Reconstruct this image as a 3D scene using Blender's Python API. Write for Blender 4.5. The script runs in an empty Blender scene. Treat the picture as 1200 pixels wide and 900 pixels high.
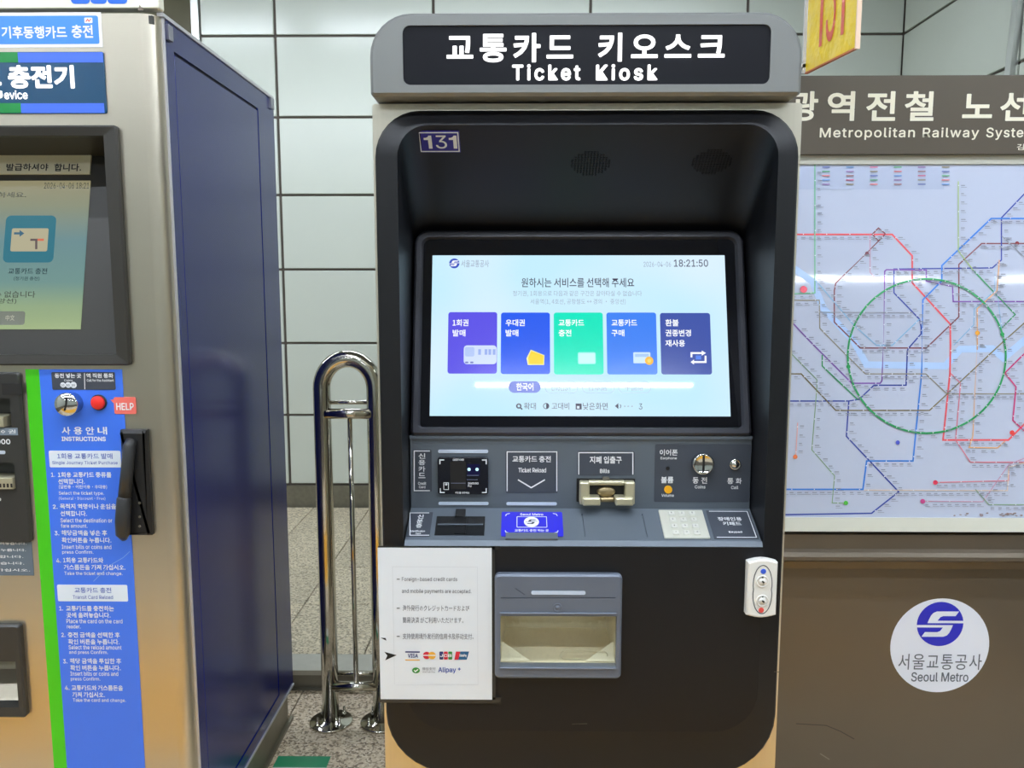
import bpy, bmesh, math, random
from mathutils import Vector, Matrix
random.seed(7)
sc = bpy.context.scene
COL = sc.collection

# ------------------------------------------------------------------ camera
F_PX, CAM = 950.0, Vector((0, 0, 1.5))
PITCH, YAW = math.atan(.121), math.atan(10 / 950)
cam_d = bpy.data.cameras.new('camera')
cam_d.sensor_width = 36; cam_d.lens = 36 * F_PX / 1200; cam_d.clip_start = .05
cam = bpy.data.objects.new('camera', cam_d); COL.objects.link(cam)
cam.location = CAM; cam.rotation_euler = (math.pi / 2 - PITCH, 0, YAW)
sc.camera = cam
FWD = Vector((-math.sin(YAW) * math.cos(PITCH), math.cos(YAW) * math.cos(PITCH), -math.sin(PITCH)))
RGT = Vector((math.cos(YAW), math.sin(YAW), 0)); UPV = RGT.cross(FWD)

# ------------------------------------------------------------------ world, exposure
w = bpy.data.worlds.new('world'); sc.world = w; w.use_nodes = True
w.node_tree.nodes['Background'].inputs[0].default_value = (.85, .92, 1, 1)
w.node_tree.nodes['Background'].inputs[1].default_value = 0      # closed hall, no sky light
sc.view_settings.view_transform = 'Standard'; sc.view_settings.look = 'None'
sc.view_settings.exposure = 0.1; sc.view_settings.gamma = 1; sc.view_settings.use_curve_mapping = False
LAMP_STRENGTH = 92.0
# ceiling strip lights: (x0, x1, y)
LAMP_ROWS = [(-4.6, -1.7, 4.0, 'platform_left'), (-1.5, 1.4, 4.0, 'platform_right')]
LAMP_ROWS += [(x0, x0 + 2.8, y, n + m) for y, n in ((.9, 'aisle_'), (-.1, 'walkway_')) for x0, m in ((-4.2, 'left'), (-1.2, 'middle'), (1.8, 'right'))]
LAMP_ROWS += [(.54 + 2.4 * k - .94, .54 + 2.4 * k + .94, -3.0, 'hall_' + m) for k, m in zip((-2, -1, 0, 1, 2), ('far_left', 'left', 'middle', 'right', 'far_right'))]
CEIL = 3.45

# ------------------------------------------------------------------ helpers
def lin(c):
    return tuple(((v / 255) / 12.92 if v / 255 <= .04045 else ((v / 255 + .055) / 1.055) ** 2.4) for v in c)
MATS = {}
def mat(name, rgb, rough=.5, metal=0, var=.0, vscale=8, vstretch=(1, 1, 1), bump=0, bscale=60, emit=0, rvar=0, spec=.5, coat=0):
    if name in MATS: return MATS[name]
    m = bpy.data.materials.new(name); m.use_nodes = True; MATS[name] = m
    nt = m.node_tree; b = nt.nodes['Principled BSDF']
    c = (*lin(rgb), 1)
    b.inputs['Base Color'].default_value = c; b.inputs['Roughness'].default_value = rough
    b.inputs['Metallic'].default_value = metal; b.inputs['Specular IOR Level'].default_value = spec
    b.inputs['Coat Weight'].default_value = coat; b.inputs['Coat Roughness'].default_value = .05
    if emit:
        b.inputs['Emission Color'].default_value = c; b.inputs['Emission Strength'].default_value = emit
        b.inputs['Base Color'].default_value = (.0, .0, .0, 1)
    if var or bump or rvar:
        tc = nt.nodes.new('ShaderNodeTexCoord'); mp = nt.nodes.new('ShaderNodeMapping')
        mp.inputs['Scale'].default_value = vstretch
        nt.links.new(tc.outputs['Object'], mp.inputs[0])
    if var:
        n = nt.nodes.new('ShaderNodeTexNoise'); n.inputs['Scale'].default_value = vscale; n.inputs['Detail'].default_value = 5
        nt.links.new(mp.outputs[0], n.inputs['Vector'])
        r = nt.nodes.new('ShaderNodeValToRGB')
        r.color_ramp.elements[0].position = .3; r.color_ramp.elements[1].position = .7
        r.color_ramp.elements[0].color = (*[v * (1 - var) for v in c[:3]], 1)
        r.color_ramp.elements[1].color = (*[min(1, v * (1 + var)) for v in c[:3]], 1)
        nt.links.new(n.outputs['Fac'], r.inputs[0])
        nt.links.new(r.outputs[0], b.inputs['Emission Color' if emit else 'Base Color'])
    if rvar:
        n3 = nt.nodes.new('ShaderNodeTexNoise'); n3.inputs['Scale'].default_value = vscale * 2
        nt.links.new(mp.outputs[0], n3.inputs['Vector'])
        mr = nt.nodes.new('ShaderNodeMapRange'); mr.inputs[3].default_value = max(.02, rough - rvar); mr.inputs[4].default_value = rough + rvar
        nt.links.new(n3.outputs['Fac'], mr.inputs[0]); nt.links.new(mr.outputs[0], b.inputs['Roughness'])
    if bump:
        n2 = nt.nodes.new('ShaderNodeTexNoise'); n2.inputs['Scale'].default_value = bscale; n2.inputs['Detail'].default_value = 3
        nt.links.new(mp.outputs[0], n2.inputs['Vector'])
        bp = nt.nodes.new('ShaderNodeBump'); bp.inputs['Strength'].default_value = bump; bp.inputs['Distance'].default_value = .01
        nt.links.new(n2.outputs['Fac'], bp.inputs['Height']); nt.links.new(bp.outputs[0], b.inputs['Normal']); nt.links.new(bp.outputs[0], b.inputs['Coat Normal'])
    return m

def granite(name, base, dark, light):
    m = bpy.data.materials.new(name); m.use_nodes = True; MATS[name] = m
    nt = m.node_tree; b = nt.nodes['Principled BSDF']; b.inputs['Roughness'].default_value = .42
    tc = nt.nodes.new('ShaderNodeTexCoord'); gi = nt.nodes.new('ShaderNodeObjectInfo')
    ad = nt.nodes.new('ShaderNodeVectorMath'); ad.operation = 'ADD'
    sp = nt.nodes.new('ShaderNodeVectorMath'); sp.operation = 'SCALE'; sp.inputs[3].default_value = 1.0
    nt.links.new(gi.outputs['Location'], sp.inputs[0])
    nt.links.new(tc.outputs['Object'], ad.inputs[0]); nt.links.new(sp.outputs[0], ad.inputs[1])
    vo = nt.nodes.new('ShaderNodeTexVoronoi'); vo.inputs['Scale'].default_value = 150
    nt.links.new(ad.outputs[0], vo.inputs['Vector'])
    sep = nt.nodes.new('ShaderNodeSeparateColor'); nt.links.new(vo.outputs['Color'], sep.inputs[0])
    r = nt.nodes.new('ShaderNodeValToRGB'); r.color_ramp.interpolation = 'CONSTANT'
    e = r.color_ramp.elements
    e[0].position = 0; e[0].color = (*lin(dark), 1); e[1].position = .16; e[1].color = (*lin([.55 * d + .45 * x for d, x in zip(dark, base)]), 1)
    for p, c in ((.34, base), (.66, [.5 * d + .5 * x for d, x in zip(light, base)]), (.87, light)):
        q = e.new(p); q.color = (*lin(c), 1)
    nt.links.new(sep.outputs[0], r.inputs[0])
    mx = nt.nodes.new('ShaderNodeMix'); mx.data_type = 'RGBA'; mx.blend_type = 'MULTIPLY'; mx.inputs[0].default_value = 1
    mr = nt.nodes.new('ShaderNodeMapRange'); mr.inputs[3].default_value = .86; mr.inputs[4].default_value = 1.08
    nt.links.new(gi.outputs['Random'], mr.inputs[0])
    nt.links.new(r.outputs[0], mx.inputs[6]); nt.links.new(mr.outputs[0], mx.inputs[7])
    nt.links.new(mx.outputs[2], b.inputs['Base Color'])
    return m

ROOT = {}
def thing(name, label, cat, loc, group=None):
    o = bpy.data.objects.new(name, None); COL.objects.link(o); o.location = loc
    o.empty_display_size = .1
    o['label'] = label; o['category'] = cat
    if group: o['group'] = group
    ROOT[o.name] = Vector(loc)
    return o
def rootloc(o):
    while o.parent: o = o.parent
    return Vector(o.location)

class Pl:
    """a flat working plane in the room: origin, right, up; normal looks at the viewer"""
    def __init__(s, o, u=(0, 0, 1), r=(1, 0, 0)):
        s.o = Vector(o); s.r = Vector(r).normalized(); s.u = Vector(u).normalized(); s.n = s.r.cross(s.u)
    def hit(s, px, py):
        d = RGT * ((px - 600) / F_PX) - UPV * ((py - 450) / F_PX) + FWD
        t = (s.o - CAM).dot(s.n) / d.dot(s.n)
        q = CAM + d * t - s.o
        return (q.dot(s.r), q.dot(s.u))
    def w(s, a, b, c=0):
        return s.o + s.r * a + s.u * b + s.n * c
    def rect(s, x0, y0, x1, y1):
        mx, my = (x0 + x1) / 2, (y0 + y1) / 2
        return (s.hit(x0, my)[0], s.hit(mx, y1)[1], s.hit(x1, my)[0], s.hit(mx, y0)[1])
    def scale(s, px, py):
        return s.hit(px + .5, py)[0] - s.hit(px - .5, py)[0]

def rr(a0, b0, a1, b1, r=0, n=5, corners=(1, 1, 1, 1)):
    """rounded rectangle outline, counter-clockwise from bottom left; corners bl, br, tr, tl"""
    out = []
    for k, (cx, cy, s) in enumerate(((a0, b0, 180), (a1, b0, 270), (a1, b1, 0), (a0, b1, 90))):
        rad = r * corners[k]
        sx = 1 if k in (0, 3) else -1; sy = 1 if k in (0, 1) else -1
        for i in range(n + 1):
            t = math.radians(s + 90 * i / n)
            out.append((cx + sx * rad + rad * math.cos(t), cy + sy * rad + rad * math.sin(t)))
    return out
def circ(cx, cy, r, n=32, ry=None):
    ry = ry or r
    return [(cx + r * math.cos(2 * math.pi * i / n), cy + ry * math.sin(2 * math.pi * i / n)) for i in range(n)]

class G:
    """collects geometry in world space"""
    def __init__(s): s.v = []; s.f = []; s.sm = []
    def add(s, vs, fs, smooth=False):
        k = len(s.v); s.v += [Vector(p) for p in vs]
        for f in fs: s.f.append([i + k for i in f]); s.sm.append(smooth)
        return s
    def prism(s, pl, out, c0, c1, bev=0, back=True):
        n = len(out)
        loops = [[(a, b, c0) for a, b in out]]
        if bev:
            cx = sum(a for a, b in out) / n; cy = sum(b for a, b in out) / n
            loops.append([(a, b, c1 - bev) for a, b in out])
            ins = inset(out, bev)
            loops.append([(a, b, c1) for a, b in ins])
        else:
            loops.append([(a, b, c1) for a, b in out])
        vs = [pl.w(*p) for L in loops for p in L]; fs = []
        for L in range(len(loops) - 1):
            for i in range(n):
                j = (i + 1) % n
                fs.append([L * n + i, L * n + j, (L + 1) * n + j, (L + 1) * n + i])
        fs.append([(len(loops) - 1) * n + i for i in range(n)])
        if back: fs.append([i for i in range(n)][::-1])
        return s.add(vs, fs)
    def flat(s, pl, out, c):
        return s.add([pl.w(a, b, c) for a, b in out], [list(range(len(out)))])
    def ring(s, pl, outer, inner, c0, c1, ci=None):
        """frame between two outlines of equal count; front of inner edge at ci"""
        n = len(outer); ci = c1 if ci is None else ci
        vs = [pl.w(a, b, c0) for a, b in outer] + [pl.w(a, b, c1) for a, b in outer] + [pl.w(a, b, ci) for a, b in inner] + [pl.w(a, b, c0) for a, b in inner]
        fs = []
        for L in range(4):
            M = (L + 1) % 4
            for i in range(n):
                j = (i + 1) % n
                fs.append([L * n + i, L * n + j, M * n + j, M * n + i])
        return s.add(vs, fs)
    def loft(s, loops, closed=True, smooth=False, cap0=False, cap1=False):
        n = len(loops[0]); vs = [p for L in loops for p in L]; fs = []
        for L in range(len(loops) - 1):
            for i in range(n if closed else n - 1):
                j = (i + 1) % n
                fs.append([L * n + i, L * n + j, (L + 1) * n + j, (L + 1) * n + i])
        if cap0: fs.append(list(range(n))[::-1])
        if cap1: fs.append([(len(loops) - 1) * n + i for i in range(n)])
        return s.add(vs, fs, smooth)
    def box(s, x0, y0, z0, x1, y1, z1):
        vs = [(x, y, z) for x in (x0, x1) for y in (y0, y1) for z in (z0, z1)]
        return s.add(vs, [[0, 1, 3, 2], [4, 6, 7, 5], [0, 4, 5, 1], [2, 3, 7, 6], [0, 2, 6, 4], [1, 5, 7, 3]])
    def tube(s, pts, r, n=16, cap=True, smooth=True):
        pts = [Vector(p) for p in pts]; rs = r if isinstance(r, (list, tuple)) else [r] * len(pts)
        t0 = (pts[1] - pts[0]).normalized()
        nx = t0.orthogonal().normalized(); loops = []
        for i, p in enumerate(pts):
            t = ((pts[min(i + 1, len(pts) - 1)] - pts[max(i - 1, 0)])).normalized()
            nx = (nx - t * nx.dot(t)).normalized(); ny = t.cross(nx)
            loops.append([p + (nx * math.cos(2 * math.pi * k / n) + ny * math.sin(2 * math.pi * k / n)) * rs[i] for k in range(n)])
        return s.loft(loops, True, smooth, cap, cap)
    def lathe(s, pl, ca, cb, prof, n=28, smooth=True):
        """prof = [(radius, c)], turned around the plane's normal at (ca, cb)"""
        loops = [[pl.w(ca + r * math.cos(2 * math.pi * k / n), cb + r * math.sin(2 * math.pi * k / n), c) for k in range(n)] for r, c in prof]
        return s.loft(loops, True, smooth, True, True)
    def ribbon(s, pl, pts, wd, c, c0=None):
        """flat band along points (a, b), mitred"""
        L, Rr = [], []
        for i, p in enumerate(pts):
            p = Vector(p); d0 = (p - Vector(pts[i - 1])).normalized() if i else None
            d1 = (Vector(pts[i + 1]) - p).normalized() if i < len(pts) - 1 else None
            d0 = d0 or d1; d1 = d1 or d0
            n0 = Vector((-d0.y, d0.x)); n1 = Vector((-d1.y, d1.x)); m = (n0 + n1)
            m = m.normalized() if m.length > .01 else n0
            k = wd / 2 / max(.4, m.dot(n0))
            L.append(p + m * k); Rr.append(p - m * k)
        n = len(pts)
        vs = [pl.w(q.x, q.y, c) for q in L] + [pl.w(q.x, q.y, c) for q in Rr]
        return s.add(vs, [[i, i + n, i + n + 1, i + 1] for i in range(n - 1)])

def inset(out, d):
    n = len(out); res = []
    for i in range(n):
        p = Vector(out[i])
        a = i - 1
        while (Vector(out[a % n]) - p).length < 1e-7 and a > i - n: a -= 1
        b = i + 1
        while (Vector(out[b % n]) - p).length < 1e-7 and b < i + n: b += 1
        d0 = (p - Vector(out[a % n])).normalized(); d1 = (Vector(out[b % n]) - p).normalized()
        n0 = Vector((-d0.y, d0.x)); n1 = Vector((-d1.y, d1.x)); m = n0 + n1
        m = m.normalized() if m.length > .01 else n0
        q = p + m * (d / max(.45, m.dot(n0)))
        res.append((q.x, q.y))
    return res

def obj(name, g, m, parent=None, weld=True, fix=True, loc=None, **props):
    base = rootloc(parent) if parent else Vector(loc or (0, 0, 0))
    me = bpy.data.meshes.new(name)
    me.from_pydata([v - base for v in g.v], [], g.f)
    me.polygons.foreach_set('use_smooth', g.sm)
    bm = bmesh.new(); bm.from_mesh(me)
    if weld: bmesh.ops.remove_doubles(bm, verts=bm.verts, dist=1e-6)
    bmesh.ops.dissolve_degenerate(bm, edges=bm.edges, dist=1e-7)
    if fix: bmesh.ops.recalc_face_normals(bm, faces=bm.faces)
    bm.to_mesh(me); bm.free()
    me.materials.append(m)
    o = bpy.data.objects.new(name, me); COL.objects.link(o)
    if parent: o.parent = parent
    else: o.location = base
    for k, v in props.items(): o[k] = v
    return o

def holed(pl, outer, inners, c):
    """flat face with holes"""
    bm = bmesh.new()
    for L in [outer] + inners:
        vs = [bm.verts.new(pl.w(a, b, c)) for a, b in L]
        for i in range(len(vs)): bm.edges.new((vs[i], vs[(i + 1) % len(vs)]))
    bmesh.ops.remove_doubles(bm, verts=bm.verts, dist=1e-6)
    bmesh.ops.triangle_fill(bm, edges=bm.edges, use_beauty=True, use_dissolve=False)
    bm.verts.index_update()
    vs = [v.co.copy() for v in bm.verts]; fs = [[v.index for v in f.verts] for f in bm.faces]
    # triangle_fill may cover the holes: drop triangles whose centre is inside a hole
    def inside(p, L):
        r = False
        for i in range(len(L)):
            (x0, y0), (x1, y1) = L[i - 1], L[i]
            if (y0 > p[1]) != (y1 > p[1]) and p[0] < (x1 - x0) * (p[1] - y0) / (y1 - y0) + x0: r = not r
        return r
    keep = []
    for f in fs:
        q = sum((vs[i] for i in f), Vector()) / len(f) - pl.o
        if not any(inside((q.dot(pl.r), q.dot(pl.u)), L) for L in inners): keep.append(f)
    bm.free()
    return vs, keep

def pocketed(g, pl, outer, holes, c, depth):
    """flat face with real sunk pockets"""
    vs, fs = holed(pl, outer, holes, c); g.add(vs, fs)
    for h in holes:
        g.loft([[pl.w(x, y, c) for x, y in h], [pl.w(x, y, c - depth) for x, y in h]]); g.flat(pl, h, c - depth)
    return g
def slit(pl, p, q, wpx):
    a, b = Vector(pl.hit(*p)), Vector(pl.hit(*q)); d = (b - a).normalized(); n = Vector((-d.y, d.x)) * (wpx * pl.scale(*p) / 2)
    return [tuple(a - n), tuple(b - n), tuple(b + n), tuple(a + n)]
def plate(name, pl, rect, m, parent, c0=0, c1=.002, r=0, bev=0, corners=(1, 1, 1, 1), **p):
    """rect in photo pixels, laid on a plane of the thing"""
    a0, b0, a1, b1 = pl.rect(*rect); rad = r * pl.scale((rect[0] + rect[2]) / 2, (rect[1] + rect[3]) / 2)
    return obj(name, G().prism(pl, rr(a0, b0, a1, b1, rad, 5 if r else 1, corners), c0, c1, bev), m, parent, **p)
def disc(name, pl, ctr, rpx, m, parent, c0=0, c1=.002, n=28, **p):
    a, b = pl.hit(*ctr); R = rpx * pl.scale(*ctr)
    return obj(name, G().lathe(pl, a, b, [(R, c0), (R, c1 - R * .08), (R * .94, c1)], n, False), m, parent, **p)
def line(name, pl, pts, wpx, m, parent, c=.0012, **p):
    runs = pts if isinstance(pts[0][0], (list, tuple)) else [pts]
    for run in runs:
        g = G(); g.ribbon(pl, [pl.hit(*q) for q in run], wpx * pl.scale(*run[0]), c)
        o = obj(name, g, m, parent, fix=False, **p)
    return o

# lettering is set in the sans faces that ship with Blender (its default face stands in if they are missing)
CU = bpy.data.curves.new('lettering_curve', 'FONT'); CO = bpy.data.objects.new('lettering_curve', CU)
CU.fill_mode = 'FRONT'; CU.dimensions = '2D'
def _font(fn):
    f, k = CU.font, 1.0
    try:
        import os
        f = bpy.data.fonts.load(os.path.join(bpy.utils.system_resource('DATAFILES', path='fonts'), fn))
        f.use_fake_user = True
        CU.font = f; CU.body = 'H'; CU.size = 1; CU.offset = 0
        me = bpy.data.meshes.new_from_object(CO); h = max(v.co.y for v in me.vertices) - min(v.co.y for v in me.vertices); k = .72 / h
        bpy.data.meshes.remove(me)
    except Exception:
        pass
    return f, k
F_HAN, F_LAT = _font('Noto Sans CJK Regular.woff2'), _font('Inter.woff2')
def text_mesh(s, bold=0, res=2, spacing=1):
    CU.font, CU.size = F_LAT if s.isascii() else F_HAN
    CU.body = s; CU.resolution_u = res; CU.offset = bold; CU.space_character = spacing
    me = bpy.data.meshes.new_from_object(CO)
    vs = [v.co.copy() for v in me.vertices]; fs = [list(p.vertices) for p in me.polygons]
    bpy.data.meshes.remove(me)
    return vs, fs
TG = {}
ONE = [(.36, 0), (.36, .72), (.25, .72), (.21, .645), (.14, .60), (.04, .59), (.04, .485), (.215, .485), (.215, 0)]
def glyph_131(bold=.02):
    """plain sans numerals: flagged ones around the font's three"""
    v3, f3 = text_mesh('3', 0, 4, 1)
    x0 = min(v.x for v in v3); x1 = max(v.x for v in v3); y0 = min(v.y for v in v3); y1 = max(v.y for v in v3)
    vs = [Vector((.52 + (v.x - x0) / (x1 - x0) * .46, (v.y - y0) / (y1 - y0) * .73, 0)) for v in v3]; fs = [list(f) for f in f3]
    for dx in (0, 1.04):
        k = len(vs); vs += [Vector((x + dx, y, 0)) for x, y in ONE]; fs.append(list(range(k, k + len(ONE)))[::-1])
    return vs, fs
def put_text(g, s, pl, rect, c, bold=0, res=2, spacing=1):
    cap = 0 if s.isascii() else .012
    key = (s, min(bold, cap), res, spacing)
    if key not in TG: TG[key] = glyph_131(.02) if s == '131' else text_mesh(*key)
    vs, fs = TG[key]
    if not vs: return
    x0 = min(v.x for v in vs); x1 = max(v.x for v in vs); y0 = min(v.y for v in vs); y1 = max(v.y for v in vs)
    a0, b0, a1, b1 = pl.rect(*rect)
    ex = max(0, bold - cap) * (b1 - b0) / (y1 - y0)           # extra weight: the same print laid down a few times, slightly shifted
    a0 += ex; a1 -= ex; b0 += ex; b1 -= ex
    for k in range(8 if ex else 1):
        dx, dy = (ex * math.cos(k * math.pi / 4), ex * math.sin(k * math.pi / 4)) if ex else (0, 0)
        g.add([pl.w(a0 + dx + (v.x - x0) / (x1 - x0) * (a1 - a0), b0 + dy + (v.y - y0) / (y1 - y0) * (b1 - b0), c + k * 2e-6) for v in vs], fs)
def text(s, pl, rect, m, parent, c=.0012, bold=.015, res=2, spacing=1, name='lettering', **p):
    for t, rc in ([(s, rect)] if isinstance(s, str) else zip(s, rect)):
        g = G(); put_text(g, t, pl, rc, c, bold, res, spacing)
        obj(name, g, m, parent, weld=False, fix=False, **p)

def seoul_logo(pl, ctr, rpx, parent, blue, white, c=.0014):
    a, b = pl.hit(*ctr); R = rpx * pl.scale(*ctr)
    o = obj('emblem', G().flat(pl, circ(a, b, R, 40), c), blue, parent, fix=False)
    P = [(772, 282), (771, 300), (518, 300), (526, 276), (540, 243), (556, 224), (580, 214), (735, 213), (712, 248), (625, 248), (606, 256), (588, 282)]
    g = G()
    for sgn in (1, -1):
        g.flat(pl, [(a + sgn * (x - 608) / 163 * R, b - sgn * (y - 307) / 163 * R) for x, y in P], c + .0005)
    obj('emblem_stripe', g, white, parent, fix=False)
    return o

# ------------------------------------------------------------------ materials of the place
M_tile = mat('enamel_wall_panel', (200, 206, 195), .22, var=.02, vscale=2)
M_tile_r = mat('enamel_side_panel', (196, 200, 188), .3, var=.02, vscale=2)
M_joint = mat('dark_joint', (92, 84, 76), .8, var=.1)
M_olive = mat('olive_paint', (112, 108, 82), .5, var=.05)
M_alu = mat('aluminium_trim', (205, 208, 205), .35, .6, var=.03)
M_base = mat('stone_baseboard', (108, 104, 88), .5, var=.12, vscale=40)
M_gran = granite('granite_platform', (204, 191, 162), (142, 130, 108), (226, 214, 190))
M_gran2 = granite('granite_floor', (210, 192, 164), (132, 114, 92), (234, 220, 198))
M_grout = mat('grout', (92, 84, 72), .9, var=.1)
M_tact = mat('yellow_tactile', (226, 164, 30), .5, var=.06)
M_ceil = mat('ceiling_panel', (140, 142, 140), .6, var=.02)
M_nose = mat('step_nosing', (182, 180, 170), .4, .4, var=.04, vscale=30)
M_riser = mat('step_riser', (120, 116, 104), .4, .3, var=.06, vscale=20)

# ------------------------------------------------------------------ room shell
XR, XL, YB, YN, STEP, XH, YH = 2.309, -5.0, 5.14, -5.6, .077, 6.2, 1.95
def struct(name, g, m, **p): return obj(name, g, m, kind='structure', **p)
def pieces(name, cells, size, m, parent, bev=.003):
    """one shared mesh per size, one object per cell"""
    cache = {}
    for (x, y, z, sx, sy, sz) in cells:
        k = (round(sx, 4), round(sy, 4), round(sz, 4))
        if k not in cache:
            bm = bmesh.new(); bmesh.ops.create_cube(bm, size=1)
            for v in bm.verts: v.co = Vector((v.co.x * sx, v.co.y * sy, v.co.z * sz))
            bmesh.ops.bevel(bm, geom=[e for e in bm.edges], offset=bev, segments=1, affect='EDGES')
            me = bpy.data.meshes.new(name); bm.to_mesh(me); bm.free(); me.materials.append(m); cache[k] = me
        o = bpy.data.objects.new(name, cache[k]); COL.objects.link(o); o.parent = parent; o.location = (x, y, z)

floor = struct('floor', G().box(XL, YN, -.2, XH, YB + .6, -.008), M_grout)
cells = []
tx, ty = .40, .42
jy0 = 2.868 - .36
for j in range(9):
    y0 = jy0 - tx * 0 - j * ty
    for i in range(14):
        x0 = -3.21 + i * tx
        if x0 + tx > XR: continue
        tact = .56 < y0 + ty / 2 < 1.40
        cells.append((x0 + tx / 2, y0 + ty / 2, -.01, tx - .004, ty - .004, .02, tact))
pieces('floor_tile', [c[:6] for c in cells if not c[6]], None, M_gran2, floor, .002)
# last row up to the riser
pieces('floor_tile', [(-3.21 + i * tx + tx / 2, jy0 + ty - .002 + (2.866 - jy0 - ty) / 2, -.01, tx - .004, max(.02, 2.866 - jy0 - ty - .004), .02) for i in range(13)] if 2.866 - jy0 - ty > .03 else [], None, M_gran2, floor, .002)
# yellow tactile tiles with domes
def tactile_mesh():
    bm = bmesh.new(); bmesh.ops.create_cube(bm, size=1)
    for v in bm.verts: v.co = Vector((v.co.x * (tx - .004), v.co.y * (ty - .004), v.co.z * .02))
    for a in range(6):
        for b in range(6):
            r = bmesh.ops.create_cone(bm, cap_ends=True, segments=10, radius1=.017, radius2=.011, depth=.006)
            bmesh.ops.translate(bm, verts=r['verts'], vec=((a - 2.5) * .064, (b - 2.5) * .066, .012))
    me = bpy.data.meshes.new('tactile_tile'); bm.to_mesh(me); bm.free(); me.materials.append(M_tact); return me
tm = tactile_mesh()
for c in cells:
    if c[6]:
        o = bpy.data.objects.new('tactile_tile', tm); COL.objects.link(o); o.parent = floor; o.location = c[:3]

plat = struct('floor_platform', G().box(XL, 2.90, -.19, XR, YB + .6, STEP - .008), M_grout)
ys = [3.0, 3.497, 3.975, 4.435, 4.90, 5.10]
pc = []
for k in range(len(ys) - 1):
    for i in range(-11, 9):
        x0 = -.607 + i * .365
        if x0 + .365 < XR: pc.append((x0 + .1825, (ys[k] + ys[k + 1]) / 2, STEP - .01, .361, ys[k + 1] - ys[k] - .004, .02))
pieces('floor_tile', pc, None, M_gran, plat, .002)
struct('trim_1', G().box(XL, 2.862, STEP - .018, XR, 2.998, STEP + .001), M_nose)
struct('trim_2', G().box(XL, 2.868, -.008, XR, 2.905, STEP - .018).box(XL, 2.858, -.008, XR, 2.868, .008), M_riser)

wb = struct('wall_back', G().box(-1.95, YB, 0, XR + .1, YB + .15, CEIL), M_joint)
zr = [.222, .677, 1.139, 1.602, 2.06, 2.528, 3.007, CEIL]
xs = [-1.95, -1.493, -.529, .42, 1.366, 2.309]
pieces('wall_panel', [((xs[i] + xs[i + 1]) / 2, YB - .004, (zr[j] + zr[j + 1]) / 2, xs[i + 1] - xs[i] - .017, .024, zr[j + 1] - zr[j] - .015)
                      for i in range(5) for j in range(7)], None, M_tile, wb, .003)
struct('baseboard_back', G().box(-1.95, YB - .02, STEP - .009, XR, YB + .01, .215), M_base)
struct('trim_3', G().box(-1.995, YB - .03, STEP - .01, -1.95, YB + .15, CEIL), M_alu)
struct('wall_recess', G().box(XL, YB + .35, 0, -1.2, YB + .5, CEIL), M_olive)
wr = struct('wall_right', G().box(XR + .012, YH + .03, -.01, XR + .15, YB + .15, CEIL), M_joint)
ryj = [YB - .015, 3.93, 2.97, YH + .04]
pieces('wall_panel', [(XR + .006, (ryj[k] + ryj[k + 1]) / 2, (zr[j] + zr[j + 1]) / 2, .022, ryj[k] - ryj[k + 1] - .017, zr[j + 1] - zr[j] - .015)
                      for k in range(3) for j in range(7)], None, M_tile, wr, .003)
struct('baseboard_right', G().box(XR - .006, YH + .03, 0, XR + .02, YB - .02, .215), M_base)
struct('wall_left', G().box(XL - .15, YN, -.01, XL, YB + .5, CEIL), M_tile)
struct('wall_front', G().box(XL - .15, YN - .15, -.01, XH + .15, YN, CEIL), M_tile)
struct('wall_hall', G().box(XR, YH, -.01, XH, YH + .12, CEIL), M_tile)
struct('wall_far_right', G().box(XH, YN, -.01, XH + .15, YH + .12, CEIL), M_tile)
ce = struct('ceiling', G().box(XL - .15, YN - .15, CEIL, XH + .15, YB + .5, CEIL + .1), M_ceil)

# ------------------------------------------------------------------ ceiling strip lights (the light of the place)
M_lamp = mat('lamp_diffuser', (234, 243, 255), .4, emit=LAMP_STRENGTH)
M_lampbody = mat('lamp_body', (228, 230, 228), .4, var=.02)
for (x0, x1, y, place) in LAMP_ROWS:
    t = thing('strip_light_%s_offscreen' % place, 'long white fluorescent strip light fixed to the station ceiling', 'ceiling light', ((x0 + x1) / 2, y, CEIL), 'ceiling strip lights')
    obj('housing', G().box(x0, y - .06, CEIL - .06, x1, y + .06, CEIL), M_lampbody, t)
    obj('diffuser_%s_offscreen' % place, G().box(x0 + .02, y - .022, CEIL - .068, x1 - .02, y + .022, CEIL - .0605), M_lamp, t)

# ------------------------------------------------------------------ slim leaning strip on the right wall
g = G().add([(XR - .03, y, z) for z, y in ((1.9, 4.04), (1.9, 3.995), (CEIL, 3.875), (CEIL, 3.92))] + [(XR + .004, y, z) for z, y in ((1.9, 4.04), (1.9, 3.995), (CEIL, 3.875), (CEIL, 3.92))], [[0, 1, 2, 3], [4, 7, 6, 5], [0, 4, 5, 1], [1, 5, 6, 2], [2, 6, 7, 3], [3, 7, 4, 0]])
struct('trim_4', g, M_alu)

# ================================================================== TICKET KIOSK
KX, KY = .128, 1.6
K = thing('ticket_kiosk', 'tall black and silver ticket kiosk with lit touch screen and glowing header', 'ticket machine', (KX, KY, 0))
M_hdr = mat('header_grey_paint', (128, 130, 128), .38, .35, var=.03, vscale=3)
M_gloss = mat('black_gloss_acrylic', (16, 17, 23), .04, var=.02, spec=.6)
M_glow = mat('glowing_white', (255, 255, 255), .4, emit=1.6)
M_cream = mat('brushed_cream_steel', (214, 208, 190), .3, .75, var=.03, vscale=3, vstretch=(40, 40, 1))
M_black = mat('black_powder_coat', (18, 19, 23), .42, var=.04, vscale=5, spec=.35, bump=.02, bscale=400)
M_rim = M_black
M_liner = M_black
M_bez = mat('charcoal_bezel', (56, 58, 66), .4, .1, var=.03)
M_grey = mat('slate_grey_console', (98, 107, 116), .42, .25, var=.03, vscale=12)
M_deck = M_grey
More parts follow.
